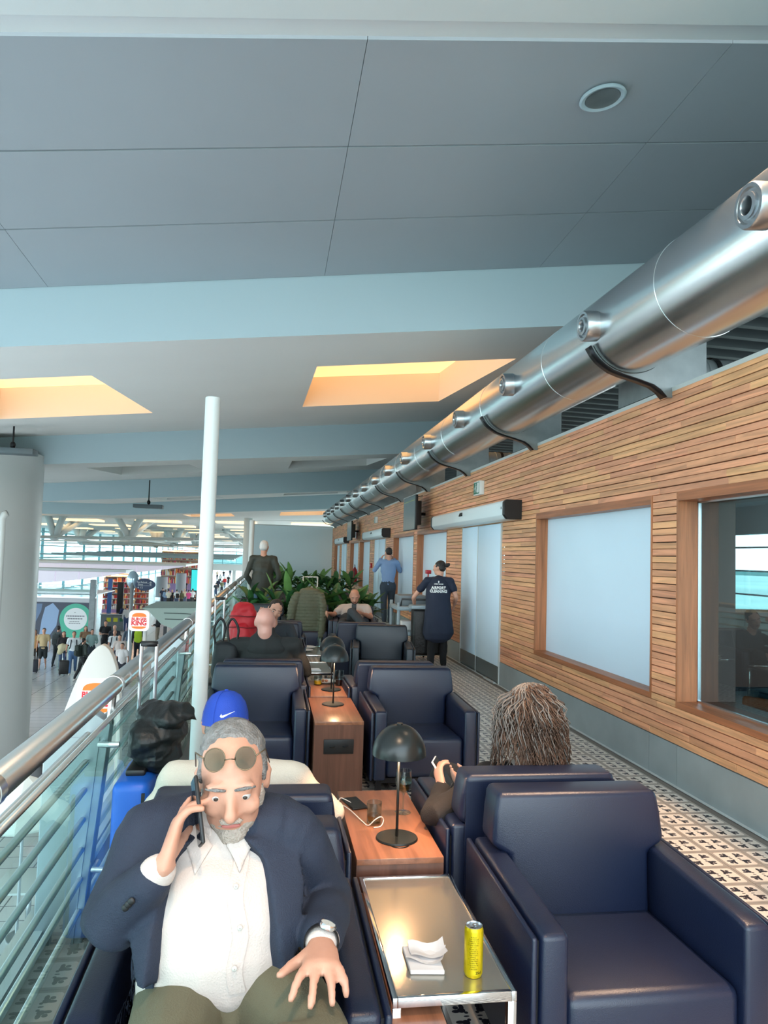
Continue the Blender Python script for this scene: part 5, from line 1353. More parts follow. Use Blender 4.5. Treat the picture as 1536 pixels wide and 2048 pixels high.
for i, (lab, px, py, h, yaw, arms, st, top, legs, sl, sho, hr, ex) in enumerate(crowd):
    x, y = Q(px, py); J = stand(x, y, HZ, h, yaw, st, arms)
    m = dict(skin=SK[i % 2], top=cloth('crowd_top_%d' % i, top), legs=cloth('crowd_legs_%d' % i, legs), shoe=M_shoe if i % 3 else M_shoew, hair=HM[hr])
    hf = hair_long if hr in ('lb', 'lbl') else (lambda *a: hair_short(*a, bald=True)) if hr == 'n' else hair_short
    t, H, k = person(lab, J, m, h, .028, hf, sl, detail=False, shorts=sho, wr=.008, sh_w=.96)
    f = J['fw']; r = f.cross(Vector((0, 0, 1))); R3 = Matrix((r, f, Vector((0, 0, 1)))).transposed()
    if ex and ex.startswith('pack'):
        b = MB(); b.rbox(-.15, .15, -.30, -.12, .98, 1.42, .05, 3); b.rbox(-.11, .11, -.34, -.28, 1.02, 1.22, .03, 2)
        for s in (-1, 1): b.tube([(s * .10, -.13, 1.40), (s * .11, .0, 1.52), (s * .11, .13, 1.40), (s * .12, .02, 1.05), (s * .12, -.12, 1.02)], .018, 6)
        o = b.build('backpack', cloth(ex, (84, 92, 96) if 'grey' in ex else (34, 44, 38)), None, smooth=40); o.matrix_world = Matrix.Translation((x, y, HZ)) @ R3.to_4x4()
        tag(o, 'grey backpack on the back of the person in dark grey' if 'grey' in ex else 'green-black rucksack on the striding person in black', 'backpack')
    if ex == 'strap':
        b = MB()
        for s in (-1, 1): b.tube([(s * .10, -.12, 1.40), (s * .10, -.02, 1.50), (s * .105, .13, 1.38), (s * .13, .12, 1.15), (s * .15, .0, 1.05)], .02, 6)
        o = b.build('bag_straps', cloth('strap_dark', (40, 46, 56)), None, smooth=True); o.matrix_world = Matrix.Translation((x, y, HZ)) @ R3.to_4x4(); o.parent = t; o.matrix_parent_inverse = Matrix.Translation(-Vector(t.location))
    if ex == 'jacket_beige':
        b = MB(); b.ell((0, .24, 1.0), (.22, .10, .17), 14, 10); b.ell((.1, .26, .82), (.13, .08, .16), 12, 8); o = remesh(b, 'puffer_jacket', cloth('beige_puff', (206, 196, 160)), None, .03, 2, .02, 8)
        o.matrix_world = Matrix.Translation((x, y, HZ)) @ R3.to_4x4(); tag(o, 'beige puffer jacket carried over an arm in the hall', 'jacket')
    if ex == 'vest':
        b = MB(); J2 = stand(0, 0, 0, h, yaw, 0, 'down'); pe = (J2['hipR'] + J2['hipL']) / 2; sc = (J2['shR'] + J2['shL']) / 2
        sweep(b, [pe + Vector((0, 0, .08)), pe.lerp(sc, .4), pe.lerp(sc, .75), sc], [(.19, .15), (.18, .145), (.20, .15), (.18, .11)], r, 16, 3)
        remesh(b, 'safety_vest', cloth('hi_vis', (196, 232, 60)), t, .028, 2)
def case(lab, x, y, z, w, d, h, m, rz=0, handle=.4, name='suitcase'):
    t = thing(name, lab, 'suitcase', (x, y, z), rz)
    MB().rbox(-w / 2, w / 2, -d / 2, d / 2, .05, h, .035, 3).build('shell', m, t, smooth=40)
    for sx in (-1, 1):
        for sy in (-1, 1): MB().lathe([(.001, -.012), (.024, -.012), (.024, .012), (.001, .012)], (0, 0, 0), 14, Matrix.Translation((sx * (w / 2 - .05), sy * (d / 2 - .04), .025)) @ Matrix.Rotation(PI / 2, 4, 'Y')).build('wheel', M_black, t)
        if handle: MB().tube([(sx * w * .22, d * .3, h - .02), (sx * w * .22, d * .3, h + handle)], .008, 8).build('handle_tube', M_steel, t)
    if handle: MB().tube([(-w * .24, d * .3, h + handle), (w * .24, d * .3, h + handle)], .013, 10).build('grip', M_black, t, smooth=True)
    bxo('zip_line', -w / 2 - .002, w / 2 + .002, -.004, .004, .07, h - .03, M_black, t)
    return t
x, y = Q(127, 1350); case('small black suitcase beside the person in white T-shirt and jeans', x, y, HZ, .38, .24, .60, M_black, .2, .3)
x, y = Q(66, 1346); case('dark suitcase at the edge of the thick column', x, y, HZ, .36, .24, .56, mat('case_navy', (34, 38, 50), .4), .2, .3)
# distant crowd: four figures copied with their own colours
arch = []
for a in range(4):
    J = stand(0, 0, 0, 1.72, PI if a < 3 else 0, (.05, .09, .0, .07)[a], ('down', 'bent', 'front', 'down')[a])
    m = dict(skin=SK[a % 2], top=cloth('far_top', (60, 60, 66)), legs=cloth('far_legs', (50, 50, 58)), shoe=M_shoe, hair=M_hd)
    t, H, k = person('distant person', J, m, 1.72, .045, hair_short if a != 1 else hair_long, 'long' if a % 2 else 'short', detail=False, wr=0)
    arch.append(t)
rf = random.Random(11)
fartops = [('navy', (44, 50, 70)), ('light blue', (140, 170, 205)), ('cream', (220, 212, 196)), ('black', (28, 28, 32)), ('white', (226, 226, 226)), ('olive green', (108, 112, 84)), ('bright pink', (226, 84, 140)), ('beige', (208, 186, 160)), ('charcoal', (64, 66, 72)), ('red', (190, 50, 50))]
spots = [(324, 1212, 0, 'standing left of the group'), (330, 1216, 1, 'broad figure near the mint roof'), (336, 1217, 2, 'partly behind the one in light blue'), (343, 1217, 3, 'walking in the middle of the group'), (352, 1218, 4, 'with a black backpack'), (362, 1218, 5, 'short figure before the mint roof'), (376, 1219, 6, 'in the middle of the distant group'), (368, 1212, 7, 'behind the one in pink'), (384, 1216, 4, 'at the edge of the slim post'),
         (334, 1194, 7, 'by the nearer grey drum'), (345, 1183, 3, 'between the two grey drums'), (362, 1190, 8, 'near the farther grey drum'), (370, 1190, 3, 'just right of the farther grey drum'), (378, 1186, 0, 'before the orange shop'), (388, 1190, 3, 'below the teal screen'), (380, 1176, 9, 'deep before the orange shop'),
         (431, 1196, 8, 'first beyond the slim post by the handrail'), (436, 1183, 0, 'beyond the slim post, upright'), (443, 1190, 5, 'beyond the slim post, near the rail'), (449, 1178, 9, 'far beyond the slim post'), (456, 1172, 3, 'far by the handrail, dark'), (440, 1168, 4, 'far beyond the slim post, pale'), (447, 1158, 3, 'very far by the balcony'), (460, 1154, 0, 'very far by the balcony, right side'), (434, 1160, 7, 'very far beside the slim post'), (468, 1150, 3, 'farthest figure near the hall columns')]
for i, (px, py, ci, where) in enumerate(spots):
    s = arch[i % 4]; o = s if i < 4 else copy_tree(s); x, y = Q(px, py); o.location = (x, y, HZ); o.rotation_euler = (0, 0, rf.uniform(-.5, .5)); sc_ = rf.uniform(.96, 1.06); o.scale = (sc_,) * 3
    o['label'] = 'distant person in %s %s' % (fartops[ci][0], where); o['group'] = 'distant crowd in the hall'; 
    for c in o.children:
        st_ = c.name.split('.')[0]
        if st_ in ('shirt', 'trousers', 'hair'):
            c.material_slots[0].link = 'OBJECT'
            c.material_slots[0].material = {'shirt': cloth('far_' + fartops[ci][0], fartops[ci][1]), 'trousers': cloth('far_l%d' % (i % 3), [(40, 44, 58), (70, 84, 110), (60, 58, 58)][i % 3]), 'hair': [M_hd, M_hbr, M_hd, M_hbl][i % 4]}[st_]
x, y = Q(354, 1218)
o = MB().rbox(-.15, .15, -.3, -.12, 1.0, 1.42, .05, 2).build('backpack', M_black, None, smooth=40); o.location = (x, y + .02, HZ); tag(o, 'black backpack on the distant person in white', 'backpack')

# ---- standing man in the dark green jacket
def place(px, py, Y): return at(px, py, Y)
X0 = at(526, 1150, 14.3).x
J = stand(X0, 14.3, 0, 1.86, PI - .1, .0, ('pocket', 'pocket'), 0, .1)
t, H, k = person('standing grey-haired person in a dark green jacket and jeans, seen from behind', J, dict(skin=M_skin2, top=cloth('jacket_dark_green', (46, 52, 46), .6), legs=cloth('jeans_blue', (74, 100, 124)), shoe=M_shoe, hair=M_hwh), 1.86, .016, hair_short, 'long', fat=1.12, sh_w=1.12, wr=.010, top_name='jacket')
b = MB(); pe = (J['hipR'] + J['hipL']) / 2; sweep(b, [pe + Vector((0, 0, -.02)), pe + Vector((0, 0, .25))], [(.215, .16), (.21, .155)], (1, 0, 0), 18, 1); remesh(b, 'jacket_hem', MATS['cloth_jacket_dark_green'], t, .016, 2, .008, 9)
# ---- man in the blue shirt
X0 = at(775, 1200, 17.3).x
J = stand(X0, 17.3, 0, 1.84, PI + .05, .08, ('ear', 'ear'), 0, 0, -.2)
t, H, k = person('person in a light blue shirt and dark jeans standing with a phone, seen from behind', J, dict(skin=M_skin, top=cloth('shirt_sky', (128, 162, 206), .8), legs=cloth('jeans_dark', (52, 68, 84)), shoe=M_shoew, hair=M_hd), 1.84, .015, hair_short, 'long', fat=.98, sh_w=1.06, wr=.008)
# ---- cleaner
X0 = at(877, 1250, 10.7).x
J = stand(X0, 10.75, 0, 1.58, PI - .25, .03, 'down', .12, -1.1, -.05)
J['elL'] = at(828, 1194, 10.95); J['wrL'] = at(829, 1214, 11.2)
J['elR'] = at(912, 1194, 10.7); J['wrR'] = at(908, 1212, 11.0)
hd = J['head'].o
def bun(t, H, k, m, vox):
    hair_short(t, H, k, m, vox, 1.02); b = MB(); b.ell(H.p(0, -.135, .045, k), (.03, .035, .03), 12, 8); b.ell(H.p(.01, -.165, .055, k), (.022, .026, .03), 12, 8); remesh(b, 'hair_bun', m, t, .01, 1, .006, 40)
t, H, k = person('cleaner in a navy tunic with a dark hair bun, leaning on the cart', J, dict(skin=M_skin, top=cloth('tunic_navy', (26, 36, 58), .75), legs=cloth('trousers_black', (22, 22, 26)), shoe=M_shoe, hair=M_hd), 1.58, .013, bun, 'short', fat=1.2, sh_w=1.12, wr=.007)
pe = (J['hipR'] + J['hipL']) / 2; sc = (J['shR'] + J['shL']) / 2; b = MB()
sweep(b, [pe + Vector((0, -.03, -.30)), pe + Vector((0, -.01, -.05)), pe.lerp(sc, .35), pe.lerp(sc, .7), sc + Vector((0, -.01, -.02))], [(.23, .15), (.205, .155), (.185, .14), (.19, .135), (.15, .09)], (J['shR'] - J['shL']), 20, 4)
tu = remesh(b, 'tunic', MATS['cloth_tunic_navy'], t, .012, 2, .010, 8)
# lettering follows the back of the tunic
bk = -J['fw']; rt_ = (J['shR'] - J['shL']).normalized(); 
def back_text(s, size, dz, bold=0, xo=0):
    up = (sc - pe).normalized(); xx = rt_ ; zz_ = xx.cross(up).normalized()
    if zz_.dot(bk) < 0: xx = -xx; zz_ = xx.cross(up).normalized()
    o_ = pe.lerp(sc, .78) + bk * .175 + up * dz + xx * xo
    M = Matrix.Translation(o_) @ Matrix((xx, up, zz_)).transposed().to_4x4()
    tm = textmesh('back_lettering', s, size, M, Mw, t, .03, bold)
    tm.data.transform(Matrix.Identity(4)); return tm
def drape_on(o, target, direction, off=.003):
    from mathutils.bvhtree import BVHTree
    bt = BVHTree.FromPolygons([v.co.copy() for v in target.data.vertices], [list(p.vertices) for p in target.data.polygons])
    d = Vector(direction).normalized()
    for v in o.data.vertices:
        hit = bt.ray_cast(v.co + d * .5, -d)
        if hit[0] is not None: v.co = hit[0] + d * off
for s, sz, dz, bo in (('AIRPORT', .052, .0, .0012), ('CLEANING', .052, -.05, .0012), ('AIRPORT SERVICES', .016, .055, .0)):
    drape_on(back_text(s, sz, dz, bo), tu, bk)
b = MB(); up = (sc - pe).normalized(); c_ = pe.lerp(sc, .78) + bk * .175 + up * .085; Mx = Matrix.Translation(c_) @ Matrix((rt_, up, rt_.cross(up))).transposed().to_4x4()
b.prism([(-.007, -.012), (.007, -.012), (.009, .014), (0, .02), (-.009, .014)], 'Z', -.005, .005, M=Mx); em = b.build('back_emblem', Mw, t, clean=False); drape_on(em, tu, bk)
for s_ in 'L':
    b = MB(); d_ = (J['wr' + s_] - J['el' + s_]).normalized(); w_ = J['wr' + s_]; sweep(b, [w_ - d_ * .05, w_], [.036, .033], (1, 0, 0), 10, 1); hand_prims(b, w_, d_, Vector((0, 0, -1)), 1, 1.08, .4); remesh(b, 'rubber_glove', mat('glove_blue', (110, 180, 210), .4), t, .009, 2)
# cart
t = thing('cleaning_cart', 'cleaning cart with grey frame, trays and black bag beside the cleaner', 'cart', (at(850, 1250, 11.1).x + .0, 11.32, 0))
Mcart = mat('cart_grey', (150, 166, 174), .4); cartx = -.40
for (x, y) in ((-.40, -.15), (-.40, .55), (.15, -.15), (.15, .55)): MB().tube([(x, y, .10), (x, y, .92)], .026, 12).build('frame_post', Mcart, t, smooth=True); MB().ell((x, y, .05), (.02, .05, .05), 12, 8).build('castor', M_black, t)
for z in (.12, .42, .80): MB().rbox(-.43, .18, -.18, .58, z, z + .06, .015).build('tray', Mcart, t, smooth=40)
MB().rbox(-.36, .1, .05, .5, .86, 1.02, .02).build('storage_box', mat('cart_box', (120, 130, 136), .5), t, smooth=40)
MB().rbox(-.22, .30, -.42, -.19, .16, .84, .04, 3).build('waste_bag', mat('bag_black', (20, 20, 22), .45, bump=.5, bscale=30), t, smooth=40)
MB().rbox(-.26, .32, -.44, -.17, .84, .90, .02).build('bag_lid', Mcart, t, smooth=40)
MB().tube([(-.38, -.19, .88), (-.38, -.30, .98), (.25, -.30, .98), (.3, -.19, .88)], .016, 10).build('push_handle', mat('handle_dark', (60, 64, 68), .5), t, smooth=True)
MB().rbox(-.3, -.1, .1, .4, .48, .62, .02).build('white_cloths', M_paper, t, smooth=40)
MB().tube([(.13, .25, .86), (.13, .25, 1.36)], .012, 8).build('broom_stick', Mr, t); MB().rbox(.09, .17, .19, .31, 1.36, 1.42, .01).build('red_cap', Mr, t, smooth=40)
# ---- seated figures in the lounge
M_tee = cloth('white_cotton', (204, 190, 182)); M_olive = cloth('olive_chino', (100, 96, 76)); M_blazer = cloth('blazer_navy', (34, 42, 60), .75, .35, 300); M_linen = cloth('linen', (206, 198, 184), .9, .4)
M_eyew = mat('eye_white', (196, 188, 182), .25); M_iris = mat('iris', (60, 50, 44), .2); M_lip = mat('lip', (176, 100, 92), .5)
def eyes(t, H, k, lids=True):
    for s in (-1, 1):
        c = H.p(s * .032, .081, .011, k); e = MB().ell(c, (.0125 * k, .0125 * k, .0120 * k), 14, 10, H.M()).build('eye', M_eyew, t, smooth=True)
        MB().ell(H.p(s * .032, .0900, .010, k), (.0060 * k, .0045 * k, .0060 * k), 12, 8, H.M()).build('iris', M_iris, e, smooth=True)
        b = MB(); sweep(b, [H.p(s * .012, .095, .031, k), H.p(s * .032, .098, .036, k), H.p(s * .054, .084, .031, k)], [.003 * k, .0042 * k, .0025 * k], H.u, 8, 2); b.build('eyebrow', M_hgr if t.get('grey') else M_hd, t, smooth=True)
    MB().ell(H.p(0, .099, -.053, k), (.022 * k, .005 * k, .006 * k), 14, 8, H.M()).build('lips', M_lip, t, smooth=True)
def beard(t, H, k, m, amp=.003, full=1):
    b = MB(); M = H.M(); b.ell(H.p(0, .030, -.066, k), (.061 * k, .062 * k, .052 * k), 16, 12, M); b.ell(H.p(0, .072, -.088, k), (.034 * k, .028 * k, .028 * k), 14, 10, M)
    for s in (-1, 1): b.ell(H.p(s * .064, .012, -.03, k), (.010 * k, .022 * k, .034 * k), 10, 8, M)
    b.ell(H.p(0, .099, -.041, k), (.029 * k, .012 * k, .008 * k), 14, 8, M)
    remesh(b, 'beard', m, t, .006, 1, amp, 110)
def glasses(t, H, k, up, fwd, m, lensm=None, r=.025, tilt=0, eu=None):
    g = MB()
    for s in (-1, 1):
        ring = [H.p(s * .034 + r * math.cos(a), fwd - abs(r * math.cos(a) * s + s * 0) * .1 + tilt * (math.sin(a) * r), up + r * .85 * math.sin(a), k) for a in np.linspace(0, 2 * PI, 25)]
        g.tube(ring, .0014 * k, 6)
        g.tube([H.p(s * (.034 + r), fwd - .002, up + .004, k), H.p(s * .078, fwd - .03, up + .004, k), H.p(s * .085, -.01, up - .006 if eu is None else eu, k)], .0016 * k, 6)
    g.tube([H.p(-.012, fwd + .002, up, k), H.p(0, fwd + .005, up + .003, k), H.p(.012, fwd + .002, up, k)], .0014 * k, 6)
    o = g.build('glasses_frame', m, t, smooth=True)
    for s in (-1, 1):
        L = MB(); L.add([H.p(s * .034 + r * .97 * math.cos(a), fwd + tilt * math.sin(a) * r, up + r * .83 * math.sin(a), k) for a in np.linspace(0, 2 * PI, 24, endpoint=False)], [tuple(range(24))]); L.build('lens', lensm or M_glass, o)

# -- man in the dark blazer on the phone
H0 = Frame(at(466, 1560, 1.88), (.0, -1, -.26), (-.05, -.15, 1))
J = dict(base=(0, 1.9, 0), fw=Vector((0, -1, 0)), hipR=at(378, 1965, 1.93), hipL=at(505, 1965, 1.93), shR=at(305, 1672, 1.90), shL=at(578, 1668, 1.90),
         elR=at(222, 1846, 1.80), wrR=at(330, 1728, 1.72), elL=at(655, 1800, 1.98), wrL=at(642, 1890, 1.66),
         knR=at(320, 2215, 1.47), anR=Vector((-.28, 1.45, .09)), toR=Vector((-.32, 1.30, .03)), knL=at(640, 2108, 1.50), anL=at(420, 2190, 1.38), toL=at(350, 2220, 1.32), head=H0)
J['base'] = Vector((-.05, 1.9, .385))
dR = at(372, 1590, 1.80) - J['wrR']; dL = at(648, 1992, 1.46) - J['wrL']
hands = {'R': dict(d=dR, n=Vector((1, .25, .05)), s=1, curls=[.10, .30, .38, .45], spread=.10, thumb=(.55, .35)), 'L': dict(d=dL, n=Vector((0.0, .35, -1)), s=-1, curls=[.28, .30, .34, .40], spread=.25, thumb=(.85, .15))}
mm = dict(skin=M_skin2, top=M_tee, legs=M_olive, shoe=M_shoe, hair=M_hgr)
t, H, k = person('seated person in a dark blazer and white shirt holding a phone to the ear', J, mm, 1.82, .0075, None, 'none', fat=1.22, belly=.085, sh_w=1.14, hands=hands, wr=.0065, jaw=1.1, lap=True,
                 jacket=dict(mat=M_blazer, tail=.12, open=lambda u: .40 + .50 * (1 - u)))
t['grey'] = 1
hair_short(t, H, k, M_hgr, .0075, 1.0, -.012); eyes(t, H, k); beard(t, H, k, mat('beard_grey', (178, 164, 152), .8, bump=.8, bscale=200), .0025)
glasses(t, H, k, .098, .078, mat('gold_wire', (120, 104, 84), .3, .9), glassmat('sunglass_lens', (150, 166, 150), 0, k=.35), .023, -.7, .035)
# shirt placket, buttons, collar follow the shirt
shirt = [c for c in t.children if c.name.startswith('shirt') and 'cuff' not in c.name][0]
def strip_on(target, pts, w, name, m, par, off=.002, d=Vector((0, -1, .12))):
    b = MB(); vs = []
    for p in pts: vs += [p + Vector((-w, 0, 0)), p + Vector((w, 0, 0))]
    n = len(pts); b.add(vs, [(2 * i, 2 * i + 1, 2 * i + 3, 2 * i + 2) for i in range(n - 1)]); o = b.build(name, m, par, smooth=True, clean=False); drape_on(o, target, d, off); return o
Bt = Vector(t.location)
pc_ = [at(475 + 6 * math.sin(i * .8), 1700 + i * 17.5, 1.7) - Bt for i in range(17)]
strip_on(shirt, pc_, .017, 'shirt_placket', M_tee, t, .003)
for i in (1, 5, 9, 13):
    b = MB(); b.lathe([(.001, .0015), (.0055, .0015), (.006, 0), (.006, -.002)], (0, 0, 0), 16, Matrix.Translation(pc_[i]) @ Matrix.Rotation(PI / 2, 4, 'X')); o = b.build('shirt_button', mat('pearl', (206, 200, 192), .3), t, smooth=True)
    from mathutils.bvhtree import BVHTree
    bt_ = BVHTree.FromPolygons([v.co.copy() for v in shirt.data.vertices], [list(p.vertices) for p in shirt.data.polygons]); hit = bt_.ray_cast(pc_[i] + Vector((0, -.6, 0)), Vector((0, 1, 0)))
    if hit[0]: o.data.transform(Matrix.Translation((0, hit[0].y - .006 - pc_[i].y, 0)))
nk = (J['shR'] + J['shL']) / 2
def flap(par, target, pts, m, off=.006, n=8, d=Vector((0, -1, .1))):
    a, b_, c, e = [Vector(p) for p in pts]; B = MB(); vs = [(a.lerp(b_, i / n)).lerp(e.lerp(c, i / n), j / n) for i in range(n + 1) for j in range(n + 1)]
    B.add(vs, [(i * (n + 1) + j, (i + 1) * (n + 1) + j, (i + 1) * (n + 1) + j + 1, i * (n + 1) + j + 1) for i in range(n) for j in range(n)])
    o = B.build('shirt_collar', m, par, smooth=True, clean=False); drape_on(o, target, d, off); sm = o.modifiers.new('s', 'SOLIDIFY'); sm.thickness = .004; return o
body_ = [c for c in t.children if c.name.startswith('body')][0]
for s in (-1, 1):
    flap(t, shirt, [nk + Vector((s * .016, -.05, .005)), nk + Vector((s * .050, -.05, .055)), nk + Vector((s * .088, -.05, .025)), nk + Vector((s * .050, -.05, -.045))], M_tee)
ring = [nk + Vector((.072 * math.sin(a), -.004 - .072 * math.cos(a), .052 - .030 * math.cos(a))) for a in np.linspace(.35, 2 * PI - .35, 26)]
b = MB(); sweep(b, ring, [(.020, .004)] * len(ring), (0, 0, 1), 10, 1); b.build('collar_band', M_tee, t, smooth=True)
b = MB(); 
for i in range(3):
    p = J['wrR'].lerp(J['elR'], .34 + i * .055) + Vector((-.022, -.052, -.012)); b.ell(p, (.008, .004, .008), 12, 8)
b.build('cuff_buttons', M_black, t, smooth=True)
b = MB(); p0 = at(390, 1570, 1.82); p1 = at(402, 1676, 1.77); ax = (p1 - p0).normalized(); xx = Vector((.25, -1, 0)).normalized(); xx = (xx - ax * xx.dot(ax)).normalized(); zz_ = ax.cross(xx)
tp = thing('mobile_phone', 'dark phone held to the ear by the person in the blazer', 'phone', (0, 0, 0)); Mp = Matrix.Translation((p0 + p1) / 2) @ Matrix((xx, ax, zz_)).transposed().to_4x4()
MB().rbox(-.036, .036, -.075, .075, -.0045, .0045, .004, 2, M=Mp).build('phone_body', M_black, tp, smooth=40)
MB().box(-.033, .033, -.071, .071, .0045, .005, M=Mp).build('phone_screen', mat('screen_black', (8, 10, 14), .08), tp)
w0 = J['wrL'] + (J['elL'] - J['wrL']).normalized() * .012 + Bt; dd = (J['wrL'] - J['elL']).normalized(); Mx = Matrix.Translation(w0) @ dd.to_track_quat('Z', 'Y').to_matrix().to_4x4()
tw = thing('wristwatch', 'wristwatch with black strap and steel case on the wrist over the knee', 'watch', (0, 0, 0))
MB().lathe([(.037, -.010), (.039, -.008), (.039, .008), (.037, .010)], (0, 0, 0), 28, Mx).build('strap', M_black, tw, smooth=True)
up_ = Vector((.25, -.35, .9)); up_ = (up_ - dd * up_.dot(dd)).normalized(); Mc = Matrix.Translation(w0 + up_ * .037) @ up_.to_track_quat('Z', 'Y').to_matrix().to_4x4()
MB().lathe([(.019, -.004), (.020, .002), (.018, .006), (.016, .005)], (0, 0, 0), 28, Mc).build('watch_case', M_chrome, tw, smooth=40); MB().lathe([(.001, .0055), (.0165, .0055)], (0, 0, 0), 24, Mc).build('watch_dial', mat('dial', (210, 212, 208), .3), tw)

# -- person in the blue cap, from behind
def seated(cx, cy, face, z=.47, spread=.17, kn=.46, sh=.46):
    """pelvis at cx,cy; face +1 looks away (+Y), -1 looks at us"""
    f = face; r = 1 if f > 0 else -1
    J = {'fw': Vector((0, f, 0)), 'base': Vector((cx, cy, .385))}
    for q, s in (('R', r), ('L', -r)):
        J['hip' + q] = Vector((cx + s * .09, cy, z)); J['kn' + q] = Vector((cx + s * spread, cy + f * .43, z + .05)); J['an' + q] = Vector((cx + s * spread, cy + f * .50, .10)); J['to' + q] = Vector((cx + s * spread, cy + f * .64, .03))
    return J
J = seated(-.04, 3.10, 1); J.update(shR=at(585, 1556, 3.02), shL=at(352, 1556, 3.02), elR=at(664, 1622, 3.04), elL=at(312, 1610, 3.04), wrR=at(650, 1640, 3.28), wrL=at(318, 1630, 3.28), head=Frame(at(450, 1452, 3.02), (-.05, 1, -.12), (0, 0.05, 1)))
t, H, k = person('seated person in a bright blue cap and cream linen shirt, seen from behind', J, dict(skin=M_skin2, top=M_linen, legs=cloth('beige_trousers', (150, 140, 124)), shoe=M_shoe, hair=M_hgr), 1.8, .010, None, 'long', fat=1.15, sh_w=1.25, wr=.010)
b = MB(); M = H.M(); b.ell(H.p(0, -.045, -.005, k), (.077 * k, .062 * k, .050 * k), 16, 10, M); remesh(b, 'hair', M_hgr, t, .008, 1, .004, 60)
M_cap = mat('cap_blue', (24, 66, 170), .7, bump=.3, bscale=300)
b = MB(); prof = [(.001, .112), (.03, .109), (.055, .095), (.074, .07), (.085, .035), (.089, .0), (.090, -.012), (.086, -.012), (.084, .0), (.07, .06), (.04, .092), (.001, .1)]
b.lathe([(r * k, z * k) for r, z in prof], (0, 0, 0), 40, Matrix.Translation(H.p(0, -.008, .02, k)) @ H.M().to_4x4() @ Matrix.Diagonal((.97, 1.14, 1.0, 1)))
cap = b.build('cap_crown', M_cap, t, smooth=60)
b = MB(); vs = []
for i in range(13):
    a = PI * (.12 + .76 * i / 12); e = H.p(.086 * math.cos(a), -.01 + .098 * math.sin(a), .012, k); g = H.p(.078 * math.cos(a), .0 + .175 * math.sin(a), -.004, k); vs += [e, g]
b.add(vs + [v - H.u * .003 for v in vs], [(2 * i, 2 * i + 1, 2 * i + 3, 2 * i + 2) for i in range(12)] + [(26 + 2 * i, 26 + 2 * i + 2, 26 + 2 * i + 3, 26 + 2 * i + 1) for i in range(12)]).build('cap_brim', M_cap, t, smooth=True)
MB().ell(H.p(0, -.008, .134, k), (.008, .008, .005), 12, 8, H.M()).build('cap_button', M_cap, t, smooth=True)
for a in range(6):
    pts = [H.p(math.cos(a * PI / 3) * r * .985, -.008 + math.sin(a * PI / 3) * r * 1.15, .02 + z + .001, k) for r, z in prof[0:7]]; MB().tube(pts, .0009, 5).build('cap_seam', M_cap, cap)
sw = [(-.026, -.006), (-.021, -.0115), (-.012, -.0105), (.030, .0145), (-.012, -.0025), (-.0185, -.0035), (-.0195, .004)]
Bt = Vector(t.location); cc = H.p(.004, -.11, .052, k)
b = MB(); fine = []
P_ = [Vector((x * 1.0, z * 1.0)) for x, z in sw]
for i in range(len(P_)):
    for q in range(4): fine.append(P_[i].lerp(P_[(i + 1) % len(P_)], q / 4))
o = b.prism([(p.x + cc.x, p.y + cc.z) for p in fine], 'Y', cc.y - .002, cc.y).build('cap_emblem', Mw, t, clean=False); drape_on(o, cap, Vector((0, -1, .3)), .0015)

# -- woman with curly hair
J = seated(1.08, 3.28, 1); H1 = Frame(at(1060, 1430, 3.10), (-.50, .80, -.35), (0, .05, 1))
J.update(shR=at(1118, 1556, 3.18), shL=at(975, 1552, 3.18), elL=at(868, 1632, 2.98), wrL=at(884, 1578, 3.20), elR=at(1030, 1640, 3.36), wrR=at(950, 1566, 3.40), head=H1)
hands = {'L': dict(d=at(872, 1520, 3.27) - at(884, 1578, 3.20), n=Vector((1, .2, -.1)), s=1, curls=[.35, .5, .55, .6], thumb=(.5, .4)), 'R': dict(d=Vector((-1, .05, .15)), n=Vector((0, -.5, .8)), s=1, curls=[.4, .5, .55, .6], thumb=(.6, .4))}
J['shR'].z -= .02
t, H, k = person('seated person with long curly grey-brown hair in a black top, looking at a phone', J, dict(skin=M_skin, top=cloth('top_black', (30, 27, 27)), legs=cloth('trousers_black2', (30, 30, 34)), shoe=M_shoe, hair=M_hgr), 1.7, .009, None, 'long', hands=hands, wr=.006)
M_curl = mat('hair_curly', (84, 60, 46), .42, bump=.6, bscale=140, var=.45, vscale=14); M_curl2 = mat('hair_curly_grey', (112, 104, 98), .42, var=.3, vscale=20)
b = MB(); M = H.M(); b.ell(H.p(0, -.02, .045, k), (.090 * k, .102 * k, .088 * k), 18, 12, M); sweep(b, [H.p(0, -.045, .03, k), H.p(0, -.06, -.09, k), H.p(0, -.05, -.20, k)], [(.082, .055), (.090, .050), (.085, .035)], H.r, 16, 2)
hb = remesh(b, 'hair', mat('hair_under', (66, 50, 42), .6, bump=.8, bscale=120), t, .009, 1, .010, 30)
rc = random.Random(21); g1 = MB(); g2 = MB()
